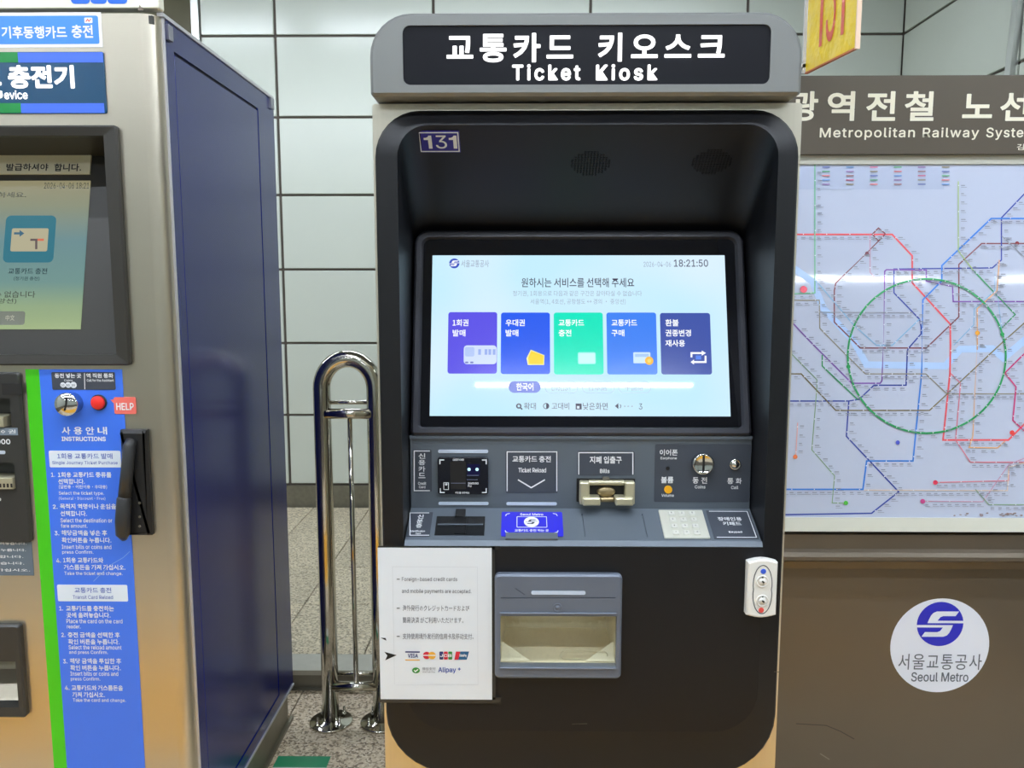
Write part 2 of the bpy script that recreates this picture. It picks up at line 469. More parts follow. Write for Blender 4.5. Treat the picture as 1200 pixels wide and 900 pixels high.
M_slate = mat('dark_slate_print', (62, 68, 78), .5, var=.02)
M_bar = mat('pale_light_bar', (196, 208, 224), .3, var=.02)
M_white = mat('white_print', (236, 238, 240), .5, var=.01)
M_chrome = mat('chrome', (222, 222, 220), .1, 1, var=.02)
M_dark = mat('black_plastic_slot_shade', (20, 20, 22), .5, var=.05)  # black plastic, also painted in as the shade inside slits, keyholes and jack hole
M_beige = mat('beige_cast_metal', (196, 190, 160), .34, .5, var=.04, vscale=30)
M_steel = mat('steel_pin', (188, 182, 165), .25, .9, var=.04)
M_yel = mat('amber_button', (246, 176, 30), .35, var=.03)
M_blue = mat('deep_blue_print', (42, 40, 196), .4, var=.02)

# header ------------------------------------------------------------
H = Pl((KX, 1.58, 1.93))
a0, b0, a1, b1 = H.rect(433, 14, 941, 112)
hw = (a1 - a0) / 2; hc = (a0 + a1) / 2
h_out = rr(a0, b0, a1, b1, .078, 8, (.1, .1, 1, 1))
ga = H.rect(472, 29, 903, 99)
h_in = rr(ga[0], ga[1], ga[2], ga[3], .014, 8)
g = G()
ho2 = inset(h_out, .006)
L = [[H.w(a, b, -.46) for a, b in h_out], [H.w(a, b, -.006) for a, b in h_out], [H.w(a, b, 0) for a, b in ho2],
     [H.w(a, b, 0) for a, b in h_in], [H.w(a, b, -.012) for a, b in h_in]]
for q_ in range(4): g.loft(L[q_:q_ + 2], smooth=q_ != 2, cap0=q_ == 0)
obj('header_housing', g, M_hdr, K, weld=False)
hg = obj('header_glass', G().prism(H, h_in, -.02, -.004), mat('header_acrylic', (16, 17, 24), .3, var=.02, spec=.25), K, label='glossy black header window with glowing letters')
text('교통카드', H, (523, 38, 672, 72.5), M_glow, hg, .0008 - .004, .028, 4, 1.12)
text('키오스크', H, (701, 37.5, 850, 71.5), M_glow, hg, .0008 - .004, .028, 4, 1.12)
text(['Ticket', 'Kiosk'], H, [(600, 74.5, 680.5, 94), (698.5, 74.5, 771, 94)], M_glow, hg, .0008 - .004, .035, 3, 1.25)
# neck
obj('neck', G().box(KX - .39, 1.66, 1.84, KX + .39, 2.0, 1.875), M_black, K)

# fascia outlines on the front plane ---------------------------------
P0 = Pl((KX, 1.6, 1.2))
def sym(rc, pl):
    a0, b0, a1, b1 = pl.rect(*rc); m = (a1 - a0) / 2; return (-m, b0, m, b1)
fo = rr(-.4125, .463 - 1.2, .4125, 1.838 - 1.2, .088, 8, (1.55, 1.55, 1, 1))
fi = rr(-.366, .574 - 1.2, .366, 1.806 - 1.2, .06, 8, (1.5, 1.5, 1, 1))
g = G(); RL = [[P0.w(a, b, -.06) for a, b in fo], [P0.w(a, b, -.026) for a, b in fo], [P0.w(a, b, -.022) for a, b in inset(fo, .004)], [P0.w(a, b, 0) for a, b in fi]]
for q_ in range(3): g.loft(RL[q_:q_ + 2], smooth=True)
obj('fascia_rim', g, M_rim, K, weld=False)
# housing
g = G()
bo = rr(-.4175, .0 - 1.2, .4175, 1.852 - 1.2, .006, 8)
g.ring(P0, bo, inset(fo, .015), -.07, -.03)
g.box(KX - .4175, 1.66, 0, KX - .40, 2.12, 1.852).box(KX + .40, 1.66, 0, KX + .4175, 2.12, 1.852)
g.box(KX - .4175, 2.10, 0, KX + .4175, 2.12, 1.852).box(KX - .4175, 1.66, 1.836, KX + .4175, 2.12, 1.852)
obj('body_housing', g, M_cream, K, label='cream steel cabinet body')
# lower black front with tray opening
ZD = .972
TR = P0.rect(586, 718, 722, 778)
lo = [(-.366, ZD - 1.2)] + [p for p in fi[:18]] + [(.366, ZD - 1.2)]
hole = [(TR[0], TR[1]), (TR[2], TR[1]), (TR[2], TR[3]), (TR[0], TR[3])]
vs, fs = holed(P0, lo, [hole], 0)
g = G().add(vs, fs)
g.add([(KX - .366, 1.6, ZD), (KX + .366, 1.6, ZD), (KX + .366, 1.72, ZD), (KX - .366, 1.72, ZD)], [[0, 1, 2, 3]])
obj('lower_fascia', g, M_black, K, fix=False)

# upper recess liner --------------------------------------------------
arch = [(-.366, ZD - 1.2)] + fi[27:36][::-1] + fi[18:27][::-1] + [(.366, ZD - 1.2)]
arch = [(-.366, ZD - 1.2)] + list(reversed(fi[27:36])) + list(reversed(fi[18:27])) + [(.366, ZD - 1.2)]
def back(p, y, top):
    a, b = p; z = b + 1.2
    if z > 1.5: z = 1.5 + (z - 1.5) * (top - 1.5) / (1.806 - 1.5)
    return Vector((KX + a, y, z))
lip = [P0.w(a, b, 0) for a, b in arch]
g = G()
steps = 6
loops = []
for k in range(steps + 1):
    t = k / steps
    loops.append([back(p, 1.6 + .26 * t, 1.806 - (1.806 - 1.60) * t) for p in arch])
g.loft(loops, closed=False, smooth=True)
g.add([(KX - .366, 1.86, ZD), (KX + .366, 1.86, ZD), (KX + .366, 1.86, 1.62), (KX - .366, 1.86, 1.62)], [[0, 1, 2, 3]])
obj('recess_liner', g, M_liner, K, fix=False)
# sloping hood surface
S = Pl((KX, 1.6, 1.806), (0, -.26, .206))
npl = plate('number_plate', S, (490.5, 153, 539, 178), mat('navy_plate', (34, 28, 140), .4, var=.02), K, 0, .002, 1)
nr = S.rect(491.5, 154, 538, 177)
obj('plate_border', G().ring(S, rr(*nr, 0, 1), rr(nr[0] + .0022, nr[1] + .0022, nr[2] - .0022, nr[3] - .0022, 0, 1), .0018, .0026), M_white, npl)
text('131', S, (497, 157.5, 535.5, 173), M_white, npl, .0028, .004, 3)
for (ux, uy) in ((692, 192), (834, 190)):
    g = G(); a, b = S.hit(ux, uy)
    for i in range(-6, 7):
        for j in range(-4, 5):
            if (i / 6.5) ** 2 + (j / 4.5) ** 2 <= 1:
                g.ring(S, circ(a + i * .0062, b + j * .0075, .0026, 8), circ(a + i * .0062, b + j * .0075, .0017, 8), -.0005, .0010)
    obj('speaker_grille', g, M_black, K, kind='stuff')

# screen ---------------------------------------------------------------
B = Pl((KX, 1.70, 1.184), (0, .12, .434))
bo = rr(-.361, .0, .361, .452, .03, 8, (.3, .3, 1, 1))
bi = rr(-.342, .018, .342, .433, .02, 8, (.3, .3, .8, .8))
g = G(); g.loft([[B.w(a, b, -.035) for a, b in bo], [B.w(a, b, .004) for a, b in bo], [B.w(a, b, .009) for a, b in inset(bo, .005)], [B.w(a, b, .009) for a, b in inset(bi, -.004)], [B.w(a, b, .0) for a, b in bi], [B.w(a, b, -.02) for a, b in bi]])
obj('screen_bezel', g, M_bez, K)
obj('screen_glass', G().prism(B, bi, -.015, .001), M_gloss, K)
c_ll, c_lr, c_ul, c_ur = B.hit(503, 487.5), B.hit(857, 489), B.hit(507.5, 299.5), B.hit(848, 300)
sw = (c_lr[0] - c_ll[0] + c_ur[0] - c_ul[0]) / 4; sx = (c_lr[0] + c_ll[0] + c_ur[0] + c_ul[0]) / 4
M_scr = bpy.data.materials.new('lit_display'); M_scr.use_nodes = True
nt = M_scr.node_tree; pb = nt.nodes['Principled BSDF']; pb.inputs['Base Color'].default_value = (.01, .01, .012, 1); pb.inputs['Roughness'].default_value = .025
tc = nt.nodes.new('ShaderNodeTexCoord'); ns = nt.nodes.new('ShaderNodeTexNoise'); ns.inputs['Scale'].default_value = 3.2; ns.inputs['Detail'].default_value = 1
rp = nt.nodes.new('ShaderNodeValToRGB'); rp.color_ramp.elements[0].position = .36; rp.color_ramp.elements[1].position = .64
rp.color_ramp.elements[0].color = (*lin((192, 232, 250)), 1); rp.color_ramp.elements[1].color = (*lin((216, 236, 252)), 1)
nt.links.new(tc.outputs['Object'], ns.inputs['Vector']); nt.links.new(ns.outputs['Fac'], rp.inputs[0]); nt.links.new(rp.outputs[0], pb.inputs['Emission Color']); pb.inputs['Emission Strength'].default_value = 1
D = obj('display', G().prism(B, rr(sx - sw, c_ll[1], sx + sw, c_ul[1], 0, 1), .0, .0015), M_scr, K, label='lit pale blue touch screen menu')
E0 = .0022
def em(name, rgb, s=1.0): return mat('ui_' + name, rgb, .15, emit=s)
U_txt = em('grey_text', (96, 98, 116)); U_lt = em('light_text', (158, 172, 190)); U_wh = em('white', (250, 252, 255)); U_dk = em('dark_text', (70, 66, 84))
seoul_logo(B, (532.5, 309), 6, D, em('logo', (60, 84, 190)), U_wh, E0)
text('서울교통공사', B, (540.5, 305, 573, 313.5), U_lt, D, E0, .006)
text('2026-04-06', B, (754, 307, 786, 313), U_lt, D, E0, .004)
text('18:21:50', B, (789.5, 304.5, 829.5, 313), U_txt, D, E0, .012)
text('원하시는 서비스를 선택해 주세요', B, (611, 326, 743, 337), U_dk, D, E0, .008)
text('정기권, 1회용으로 다음과 같은 구간은 갈아타실 수 없습니다', B, (601, 341, 752, 348), U_lt, D, E0, 0)
text('서울역(1, 4호선, 공항철도 ↔ 경의 · 중앙선)', B, (621.5, 350.5, 733, 357.5), U_lt, D, E0, 0)
cards = [((525, 366, 582.5, 438), (92, 82, 226), ['1회권', '발매'], 'a'), ((587, 366.5, 644.5, 438.5), (40, 92, 236), ['우대권', '발매'], 'b'),
         ((649, 366.5, 706.8, 439), (14, 226, 190), ['교통카드', '충전'], 'c'), ((711, 366.5, 769.5, 439), (62, 128, 240), ['교통카드', '구매'], 'd'),
         ((774, 367, 833, 439), (64, 84, 166), ['환불', '권종변경', '재사용'], 'e')]
wid = {'1회권': 18.5, '발매': 15, '우대권': 22.5, '교통카드': 30, '충전': 15, '구매': 15, '환불': 15.5, '권종변경': 30, '재사용': 23}
for rc, col, lines, k in cards:
    cb = plate('menu_card', B, rc, em('card_' + k, col), D, .0014, .0018, 3)
    x = rc[0] + 5.5
    text(lines, B, [(x, 374.5 + 12 * i, x + wid[s], 382.5 + 12 * i) for i, s in enumerate(lines)], U_wh, D, E0 + .0002, .02)
E1 = E0 + .0003; E2 = E1 + .0003
def ui(name, rc, m, r=0, c=E1): a = B.rect(*rc); return obj(name, G().flat(B, rr(*a, r * B.scale(rc[0], rc[1]), 5 if r else 1), c), m, D, fix=False)
# train pictogram
ui('train_icon', (543.5, 405, 582, 427), em('train', (206, 220, 248)), 4)
ui('train_icon', (545, 407, 556, 418), em('train2', (176, 196, 240)), 2, E2)
for x0 in (560.5, 568, 572.5, 577.5): ui('train_icon', (x0, 409.5, x0 + 3.2, 416), em('train3', (150, 172, 232)), 0, E2)
ui('train_icon', (545, 424, 549, 426), em('train4', (110, 118, 190)), 1, E2); ui('train_icon', (551, 424, 555, 426), em('train4', (110, 118, 190)), 1, E2)
def polyui(name, pts, m, c=E1): obj(name, G().flat(B, [B.hit(*p) for p in pts], c), m, D, fix=False)
polyui('ticket_icon', [(617, 420), (622, 410), (638, 416.5), (637.5, 428), (618.5, 428)], em('tick_w', (246, 234, 160)), E1)
polyui('ticket_icon', [(619, 419.5), (622.5, 411.5), (637, 417), (636.5, 427), (619.5, 427)], em('tick_y', (250, 208, 20)), E2)
ui('card_icon', (677, 413, 698, 427), em('ci1', (156, 240, 232)), 2); ui('card_icon', (678.5, 414.5, 697, 426), em('ci2', (198, 246, 246)), 1, E2)
ui('ticket_icon', (742, 413, 762, 426), em('ti2', (202, 226, 250)), 1); ui('ticket_icon', (744, 415, 760, 418.5), em('ti3', (160, 196, 236)), 0, E2)
a, b = B.hit(760.5, 423); R0 = 5 * B.scale(760, 423)
obj('coin_icon', G().flat(B, circ(a, b, R0, 20), E2 + .0002), em('coin', (246, 182, 48)), D, fix=False)
obj('coin_icon', G().flat(B, circ(a, b, R0 * .45, 14), E2 + .0005), em('coin2', (252, 210, 100)), D, fix=False)
line('arrow_icon', B, [[(810, 419), (810, 414), (823, 414)], [(826.5, 417), (826.5, 424.5), (812, 424.5)]], 2.2, U_wh, D, E1)
polyui('arrow_icon', [(822, 411), (827, 414), (822, 417)], U_wh); polyui('arrow_icon', [(813, 421.5), (809, 424.5), (813, 427.5)], U_wh)
ui('arrow_icon', (815, 416.8, 821.5, 421.5), em('ar', (88, 130, 230)))
# language buttons
ui('language_button', (596, 447, 633.5, 460.5), em('pill', (100, 116, 206)), 6.5); text('한국어', B, (605, 449, 625, 458), U_wh, D, E2, .02)
for x0, x1, s in ((638.5, 677, 'ENGLISH'), (682, 720, '日本語'), (724.5, 762.5, '中国語')):
    a = B.rect(x0, 447, x1, 461); rad = 6.5 * B.scale(700, 450); o_ = rr(*a, rad, 6)
    obj('language_button', G().ring(B, o_, inset(o_, .0012), E1 - .0003, E1), em('pill_o', (176, 200, 226)), D)
    text(s, B, (x0 + 8, 450, x1 - 9, 458), em('pill_t', (166, 178, 196)), D, E2, .0)
text('확대', B, (614, 472, 628, 480), U_txt, D, E1, .004); text('고대비', B, (646.5, 472, 667, 480), U_txt, D, E1, .004)
text('낮은화면', B, (683, 472, 712, 480.5), U_txt, D, E1, .004); text('3', B, (748.5, 473, 752.5, 480), U_txt, D, E1, 0)
def ringui(cx, cy, r0, r1): a, b = B.hit(cx, cy); q = B.scale(cx, cy); obj('zoom_icon', G().ring(B, circ(a, b, r0 * q, 18), circ(a, b, r1 * q, 18), E1 - .0003, E1), U_dk, D)
ringui(608, 476, 3.2, 1.5); line('zoom_icon', B, [(610, 478), (612, 480)], 1.6, U_dk, D, E1)
ringui(640, 476, 3.6, 2.8); polyui('contrast_icon', [(640, 472.5), (642.5, 473.5), (643.5, 476), (642.5, 478.5), (640, 479.5)], U_dk)
ui('screen_icon', (674.5, 473, 681.5, 480), U_dk); ui('screen_icon', (676, 476, 679, 479), em('scri', (210, 226, 240)), 0, E2)
polyui('volume_icon', [(720.5, 476), (724.5, 472.5), (724.5, 479.5)], U_dk); line('volume_icon', B, [(726.5, 474), (727.5, 476), (726.5, 478.5)], .9, U_txt, D, E1)
for x0 in (731, 735, 739.5): ui('volume_icon', (x0, 475.7, x0 + 2, 476.9), U_lt)

# console ----------------------------------------------------------------
C = Pl((KX, 1.70, 1.1)); ZT, ZB = 1.183, 1.023
obj('console_panel', G().prism(C, rr(-.364, ZB - 1.1, .364, ZT - 1.1, 0, 1), -.02, 0, .0012), M_grey, K)
obj('console_lip', G().box(KX - .364, 1.6955, 1.177, KX + .364, 1.706, 1.1835), M_grey, K)
DK = Pl((KX, 1.605, .982), (0, .095, .043)); DL = math.hypot(.095, .043)
do_ = [(-.364, 0), (.364, 0), (.364, DL), (-.364, DL)]
g = G().loft([[DK.w(x, y, -.006) for x, y in do_], [DK.w(x, y, 0) for x, y in do_]], cap0=True)
pocketed(g, DK, do_, [slit(DK, (682, 602.5), (685.5, 629), .9), slit(DK, (752.5, 602.5), (758.5, 629), .9)], 0, .003)
g.add([(KX - .3645, 1.599, .974), (KX + .3645, 1.599, .974), (KX + .3645, 1.606, .984), (KX - .3645, 1.606, .984), (KX - .3645, 1.606, .966), (KX + .3645, 1.606, .966)],
      [[0, 1, 2, 3], [0, 4, 5, 1], [0, 3, 4], [1, 5, 2], [2, 5, 4, 3]])
obj('console_deck', g, M_deck, K)
def bracket(pl, rc, wpx, parent, sides='LTR', c=.0016):
    x0, y0, x1, y1 = rc
    path = {'LTR': [(x0, y1), (x0, y0), (x1, y0), (x1, y1)], 'RTL_open': [(x1, y0), (x0, y0), (x0, y1), (x1, y1)], 'TRB': [(x0, y0), (x1, y0), (x1, y1), (x0, y1)]}[sides]
    return line('outline', pl, path, wpx, M_white, parent, c)
p = plate('label_plate', C, (484, 526.5, 506, 576), M_slate, K, 0, .001, 2)
bracket(C, (485.5, 528.3, 504, 574.8), 1.2, p, 'RTL_open')
text(list('신용카드'), C, [(490.5, 531 + 7.6 * i, 498.5, 537.3 + 7.6 * i) for i in range(4)], M_white, p, .0016, .02)
text(['Credit', 'Card'], C, [(490, 564.5, 499.5, 568), (491, 569, 498.5, 572)], M_white, p, .0016, .02)
for rc in ((513.5, 527, 572, 530.8), (514, 588, 572.5, 591.6), (593.5, 588.5, 652.5, 592)):
    plate('light_bar', C, rc, M_bar, K, 0, .0018, 1.6)
# card reader
cr = plate('card_reader', C, (513.5, 535, 572.3, 578.5), mat('reader_black', (20, 23, 32), .2, var=.03), K, 0, .008, 3, .0015, label='black contactless card reader window')
for (x, y, dx, dy) in ((516, 538, 5, 5), (570, 538, -5, 5), (516.5, 576, 5, -5), (570, 576, -5, -5)):
    line('corner_mark', C, [(x + dx, y), (x, y), (x, y + dy)], 1.3, M_white, cr, .0086)
plate('card_slot_shade', C, (528, 540, 546, 572), M_dark, cr, .0078, .0086, 1)  # flat dark plate painted in for the slot's shaded opening
plate('reader_display', C, (548, 543, 562.5, 557), mat('reader_lcd', (22, 22, 70), .15, emit=.6), cr, .0078, .0086)
for x in (550, 559.3): disc('status_light', C, (x, 549), 1.9, mat('status_led', (190, 240, 255), .3, emit=1.3), cr, .008, .0092, 14)
text(['SAMSUNG', 'Pay'], C, [(548.7, 564, 561, 566.5), (548.7, 567, 553, 570)], M_white, cr, .0088, .02, 1)
text('CREDIT CARD', C, (531, 536.6, 544, 539), M_white, cr, .0088, .02, 1); text('카드를 대주세요', C, (534, 575, 550.5, 577.6), M_white, cr, .0088, .02, 1)
line('hand_icon', C, [[(520.5, 564.5), (520.5, 572.5), (526, 572.5), (526, 564.5), (520.5, 564.5)]], .8, M_white, cr, .0088)
disc('hand_icon', C, (523.3, 566.5), 1.4, M_white, cr, .008, .009, 10)
line('lcd_line', C, [[(547.5, 556), (561, 556)], [(547.5, 561), (560, 561)], [(528.5, 565), (546, 565)]], .7, mat('dim_line', (110, 116, 140), .5, var=.02), cr, .0088)
# reload plate
p = plate('label_plate', C, (592.5, 528, 654, 577.5), M_slate, K, 0, .001, 2)
bracket(C, (594.3, 529.3, 652.5, 575.5), 1.2, p)
text('교통카드 충전', C, (600.5, 534, 645.5, 541.5), M_white, p, .0016, .02)
text('Ticket Reload', C, (607.5, 548, 640, 553.5), M_white, p, .0016, .02)
line('arrow', C, [(607, 562), (622.5, 571.3), (638.5, 562)], 1.5, M_white, p, .0016)
# bills
p = plate('label_plate', C, (676.5, 528.5, 743.5, 557.3), M_slate, K, 0, .001, 2)
bracket(C, (678.2, 530.3, 741.5, 556), 1.2, p)
text('지폐 입출구', C, (691, 534.5, 728.5, 543), M_white, p, .0016, .02)
text('Bills', C, (703, 549.3, 714.3, 554.2), M_white, p, .0016, .02)
bs = plate('bill_slot', C, (675.5, 560.5, 744, 588), M_dark, K, 0, .0015, 1, label='beige metal banknote slot')
g = G()
for rc, c1 in (((678.5, 562.5, 690, 588.5), .022), ((731, 562.5, 742.5, 588.5), .022)): g.prism(C, rr(*C.rect(*rc), .003, 3), .0, c1, .003)
for rc, c1 in (((681.5, 579, 702, 588), .034), ((719, 579, 740, 588), .034)): g.prism(C, rr(*C.rect(*rc), .003, 3), .0, c1, .003)
g.prism(C, rr(*C.rect(689.5, 562, 731.5, 567), .002, 3), 0, .016, .003)
obj('slot_frame', g, M_beige, bs)
a, b = C.hit(710, 577); q = C.scale(710, 577)
g = G(); g.loft([[C.w(a + math.cos(t) * r * q, b + (math.sin(t) * 6 + 1.5) * q, c) for t in [2 * math.pi * i / 20 for i in range(20)]] for r, c in ((11, .001), (10.5, .006), (8.5, .009))], smooth=True, cap1=True)
g.prism(C, rr(*C.rect(702.5, 581.5, 718.5, 586.5), .002, 3), 0, .016, .003)
obj('slot_guide', g, mat('brass_guide', (168, 150, 112), .35, .6, var=.05, vscale=40), bs)
plate('slot_sensor', C, (706, 558.5, 713.5, 563.5), M_riser, bs, 0, .009, 0)
# right plate
p = plate('label_plate', C, (767, 520.5, 879, 588.3), M_slate, K, 0, .0008, 2)
text(['이어폰', '볼륨', '동', '전', '통', '화'], C, [(773, 526.5, 794, 533.8), (774.5, 558.5, 789, 566), (811.5, 559, 818.5, 566.5), (821.5, 559, 828.5, 566.5), (852, 560, 859.3, 567), (862, 560, 869, 567)], M_white, p, .0014, .02)
text(['Earphone', 'Volume', 'Coins', 'Call'], C, [(774, 535.3, 793, 538.8), (775, 578.6, 789.5, 582), (814, 568.5, 826.5, 572.3), (856.5, 569.2, 865, 573)], M_white, p, .0014, .02, 1)
disc('earphone_jack_hole_shade', C, (782.5, 548.8), 2.2, M_dark, K, 0, .002, 16)  # dark disc painted in for the hole of the jack
vb = disc('volume_button', C, (782.7, 573.3), 4.6, M_yel, K, 0, .006, 24, label='round amber volume button')
a, b = C.hit(822.8, 542.5); q = C.scale(822.8, 541)
co = obj('coin_slot', G().lathe(C, a, b, [(12.8 * q, 0), (12.8 * q, .012), (12 * q, .0145), (10.8 * q, .0155), (10.2 * q, .0145), (1 * q, .0145)], 36), M_chrome, K, label='round chrome coin slot')
r_ = C.rect(821.6, 531, 824, 551)
obj('coin_slit_shade', G().prism(C, rr(*r_, 0, 1), .0135, .0152), M_dark, co)  # dark bar painted in for the shade inside the slit
a, b = C.hit(861.2, 544)
cbn = obj('call_button', G().lathe(C, a, b, [(6.6 * q, 0), (6.6 * q, .004), (6 * q, .005), (5 * q, .005), (4.7 * q, .003), (4.4 * q, .003), (4.2 * q, .0065), (1 * q, .0075)], 28), M_chrome, K, label='small chrome call button')

# deck items
p = plate('label_plate', DK, (478.5, 600.5, 505.5, 629), M_slate, K, 0, .0008, 0)
bracket(DK, (480.5, 601.6, 503, 627.8), 1.1, p, 'RTL_open', .0014)
text(list('신분증'), DK, [(489.5 - i, 603.5 + 5.4 * i, 496.5 - i, 608.3 + 5.4 * i) for i in range(3)], M_white, p, .0014, .02)
text(['Identification', 'Card'], DK, [(480.8, 621.8, 498, 624), (487, 624.8, 493, 626.8)], M_white, p, .0014, .02, 1)
sl = plate('identity_card_slot', DK, (510.5, 605.5, 568, 627.5), mat('slot_black', (16, 18, 20), .3, var=.04), K, -.02, .0012, 0)
plate('slot_tab', DK, (534, 598.5, 545.5, 607), M_dark, sl, 0, .006, .5, .001)
plate('slot_tab', DK, (533.5, 607, 546.5, 626.5), mat('slot_tongue', (10, 12, 14), .35, var=.04), sl, .001, .0035, 0)
plate('slot_edge', DK, (513, 615.6, 566, 616.9), M_grey, sl, .001, .0045)
rp_ = plate('reload_pad', DK, (587.5, 600.5, 659.5, 629), M_blue, K, 0, .0015, 2, label='blue card reload pad with white emblem')
text('Seoul Metro', DK, (609.5, 602.3, 636.5, 605), M_white, rp_, .0021, .02, 1)
r1 = rr(*DK.rect(605.5, 606, 641, 618.8), .002, 3); obj('outline', G().ring(DK, r1, inset(r1, .0012), .001, .0021), M_white, rp_)
a, b = DK.hit(622.8, 612.4); q = DK.scale(622, 612)
obj('emblem', G().flat(DK, circ(a, b, 8.8 * q, 28), .0021), M_white, rp_, fix=False)
P_ = [(772, 282), (771, 300), (518, 300), (540, 243), (580, 214), (735, 213), (712, 248), (615, 248), (588, 282)]
g = G()
for sg in (1, -1): g.flat(DK, [(a + sg * (x - 608) / 200 * 8.8 * q, b - sg * (y - 307) / 200 * 8.8 * q) for x, y in P_], .0025)
obj('emblem_stripe', g, M_slate, rp_, fix=False)
text('교통카드 충전 하는 곳', DK, (603, 621, 643, 624), M_white, rp_, .0021, .02, 1)
for (x, y, dx, dy) in ((592.5, 605.5, 5, -3), (653, 605.5, -5, -3), (592, 622.5, 5, 3), (654, 622.5, -5, 3)):
    line('corner_mark', DK, [(x, y), (x + dx * .2, y + dy * .7), (x + dx, y + dy)], 1.1, M_white, rp_, .0021)
plate('pad_lip', DK, (592.5, 626.3, 653.5, 633.5), M_deck, rp_, 0, .006, 0, .001)
# keypad: sits square on the deck
ka0 = DK.hit(775, 615)[0]; ka1 = DK.hit(827.5, 615)[0]; kb0, kb1 = DK.hit(800, 631.5)[1], DK.hit(800, 598.5)[1]
kp = obj('keypad', G().prism(DK, rr(ka0, kb0, ka1, kb1, .002, 3), 0, .003, .001), mat('keypad_ivory', (206, 206, 192), .4, .2, var=.03), K, label='ivory twelve-key keypad')
M_key = mat('key_metal', (222, 222, 212), .3, .3, var=.02); kw, kh = (ka1 - ka0), (kb1 - kb0)
M_keyd = mat('key_digit', (110, 108, 100), .5, var=.02)
digs = ['1', '2', '3', '4', '5', '6', '7', '8', '9', '*', '0', '#']
gd = G()
for k in range(12):
    i, j = k % 3, k // 3
    x = ka0 + kw * (.27 + .235 * i); y = kb1 - kh * (.16 + .225 * j)
    o = obj('key', G().prism(DK, rr(x - kw * .07, y - kh * .068, x + kw * .07, y + kh * .068, .001, 2), .003, .0065, .0012), M_key, kp)
    vs, fs = TG.setdefault((digs[k], .01, 1, 1), text_mesh(digs[k], .01, 1, 1))
    mx = sum(v.x for v in vs) / len(vs); my = sum(v.y for v in vs) / len(vs)
    gd.add([DK.w(x + (v.x - mx) * .006, y + (v.y - my) * .006, .0068) for v in vs], fs)
obj('lettering', gd, M_keyd, kp, fix=False)
la0 = DK.hit(832, 615)[0]; p = obj('label_plate', G().prism(DK, rr(la0, kb0, .360, kb1, 0, 1), 0, .0008), M_slate, K)
obj('outline', G().ribbon(DK, [(la0 + .006, kb1 - .003), (.356, kb1 - .003), (.356, kb0 + .004), (la0 + .006, kb0 + .004)], .0018, .0013), M_white, p, fix=False)
text(['장애인용', '키패드'], DK, [(841, 606.5, 869, 610.8), (847, 612, 868.5, 616.3)], M_white, p, .0014, .02)
text('Keypad', DK, (854, 622.8, 869.5, 625.5), M_white, p, .0014, .02, 1)

# ticket tray -------------------------------------------------------------
TF = P0.rect(580, 670.5, 727.5, 791.5)
fr_o = rr(TF[0], TF[1], TF[2], TF[3], .010, 4); fr_i = rr(TR[0] + .001, TR[1] + .001, TR[2] - .001, TR[3] - .001, .0001, 4)
g = G(); fo2 = inset(fr_o, .004)
g.loft([[P0.w(a, b, 0) for a, b in fr_o], [P0.w(a, b, .012) for a, b in fr_o], [P0.w(a, b, .016) for a, b in fo2]])
g.loft([[P0.w(a, b, .016) for a, b in fr_i], [P0.w(a, b, -.004) for a, b in fr_i]])
grv = [slit(P0, (587, 697), (720, 697), .9), slit(P0, (604, 686), (615, 693.5), .8)]
vs, fs = holed(P0, fo2, [fr_i] + grv, .016); g.add(vs, fs)
for h in grv:
    g.loft([[P0.w(x, y, .016) for x, y in h], [P0.w(x, y, .0135) for x, y in h]]); g.flat(P0, h, .0135)
M_tray = mat('slate_blue_tray', (104, 112, 126), .42, .2, var=.03, vscale=14)
tf = obj('ticket_tray', g, M_tray, K, label='grey ticket and change tray with clear flap')
q = P0.scale(650, 690)
plate('light_bar', P0, (622.5, 689, 685.5, 693.3), M_bar, tf, .015, .0172, 2)
plate('tray_ridge', P0, (586, 714.1, 721, 715.9), M_tray, tf, .0155, .0195, 0, .0008)
plate('tray_ridge', P0, (586, 777.6, 721, 779.4), M_tray, tf, .0155, .0195, 0, .0008)
a, b = P0.hit(653, 708.5); obj('tray_boss', G().lathe(P0, a, b, [(5.5 * q, .015), (5.5 * q, .0172), (4.5 * q, .0172), (4 * q, .0165), (2.5 * q, .0165), (1.5 * q, .0185)], 20), M_tray, tf)
# tray interior: scuffed metal pan
M_pan = mat('worn_steel_pan', (228, 218, 188), .32, .2, var=.03, vscale=14, rvar=.08)
x0, x1, z0, z1 = KX + TR[0], KX + TR[2], 1.2 + TR[1], 1.2 + TR[3]
g = G()
V = [(x0, 1.604, z0), (x1, 1.604, z0), (x0, 1.604, z1), (x1, 1.604, z1), (x0 + .01, 1.70, z0 + .035), (x1 - .01, 1.70, z0 + .035), (x0 + .01, 1.70, z1), (x1 - .01, 1.70, z1)]
g.add(V, [[0, 1, 5, 4], [0, 4, 6, 2], [1, 3, 7, 5]])
obj('tray_pan', g, M_pan, tf, fix=False)
obj('tray_back', G().add(V, [[4, 5, 7, 6], [2, 6, 7, 3]]), M_pan, tf, fix=False)
for s, xa in ((1, x0 + .002), (-1, x1 - .002)):
    g = G().add([(xa, 1.606, z0 + .003), (xa + s * .062, 1.606, z0 + .003), (xa + s * .004, 1.625, z0 + .036), (xa, 1.625, z0 + .036)], [[0, 1, 2, 3]])
    obj('tray_corner', g, M_pan, tf, fix=False)
obj('pan_cup', G().ring(Pl((KX, 1.612, z0 + .012)), rr(-.045, -.008, .055, .012, .01, 4), rr(-.043, -.006, .053, .010, .009, 4), 0, .001), M_pan, tf)
m = bpy.data.materials.new('scuffed_clear_flap'); m.use_nodes = True; nt = m.node_tree
for n_ in list(nt.nodes): nt.nodes.remove(n_)
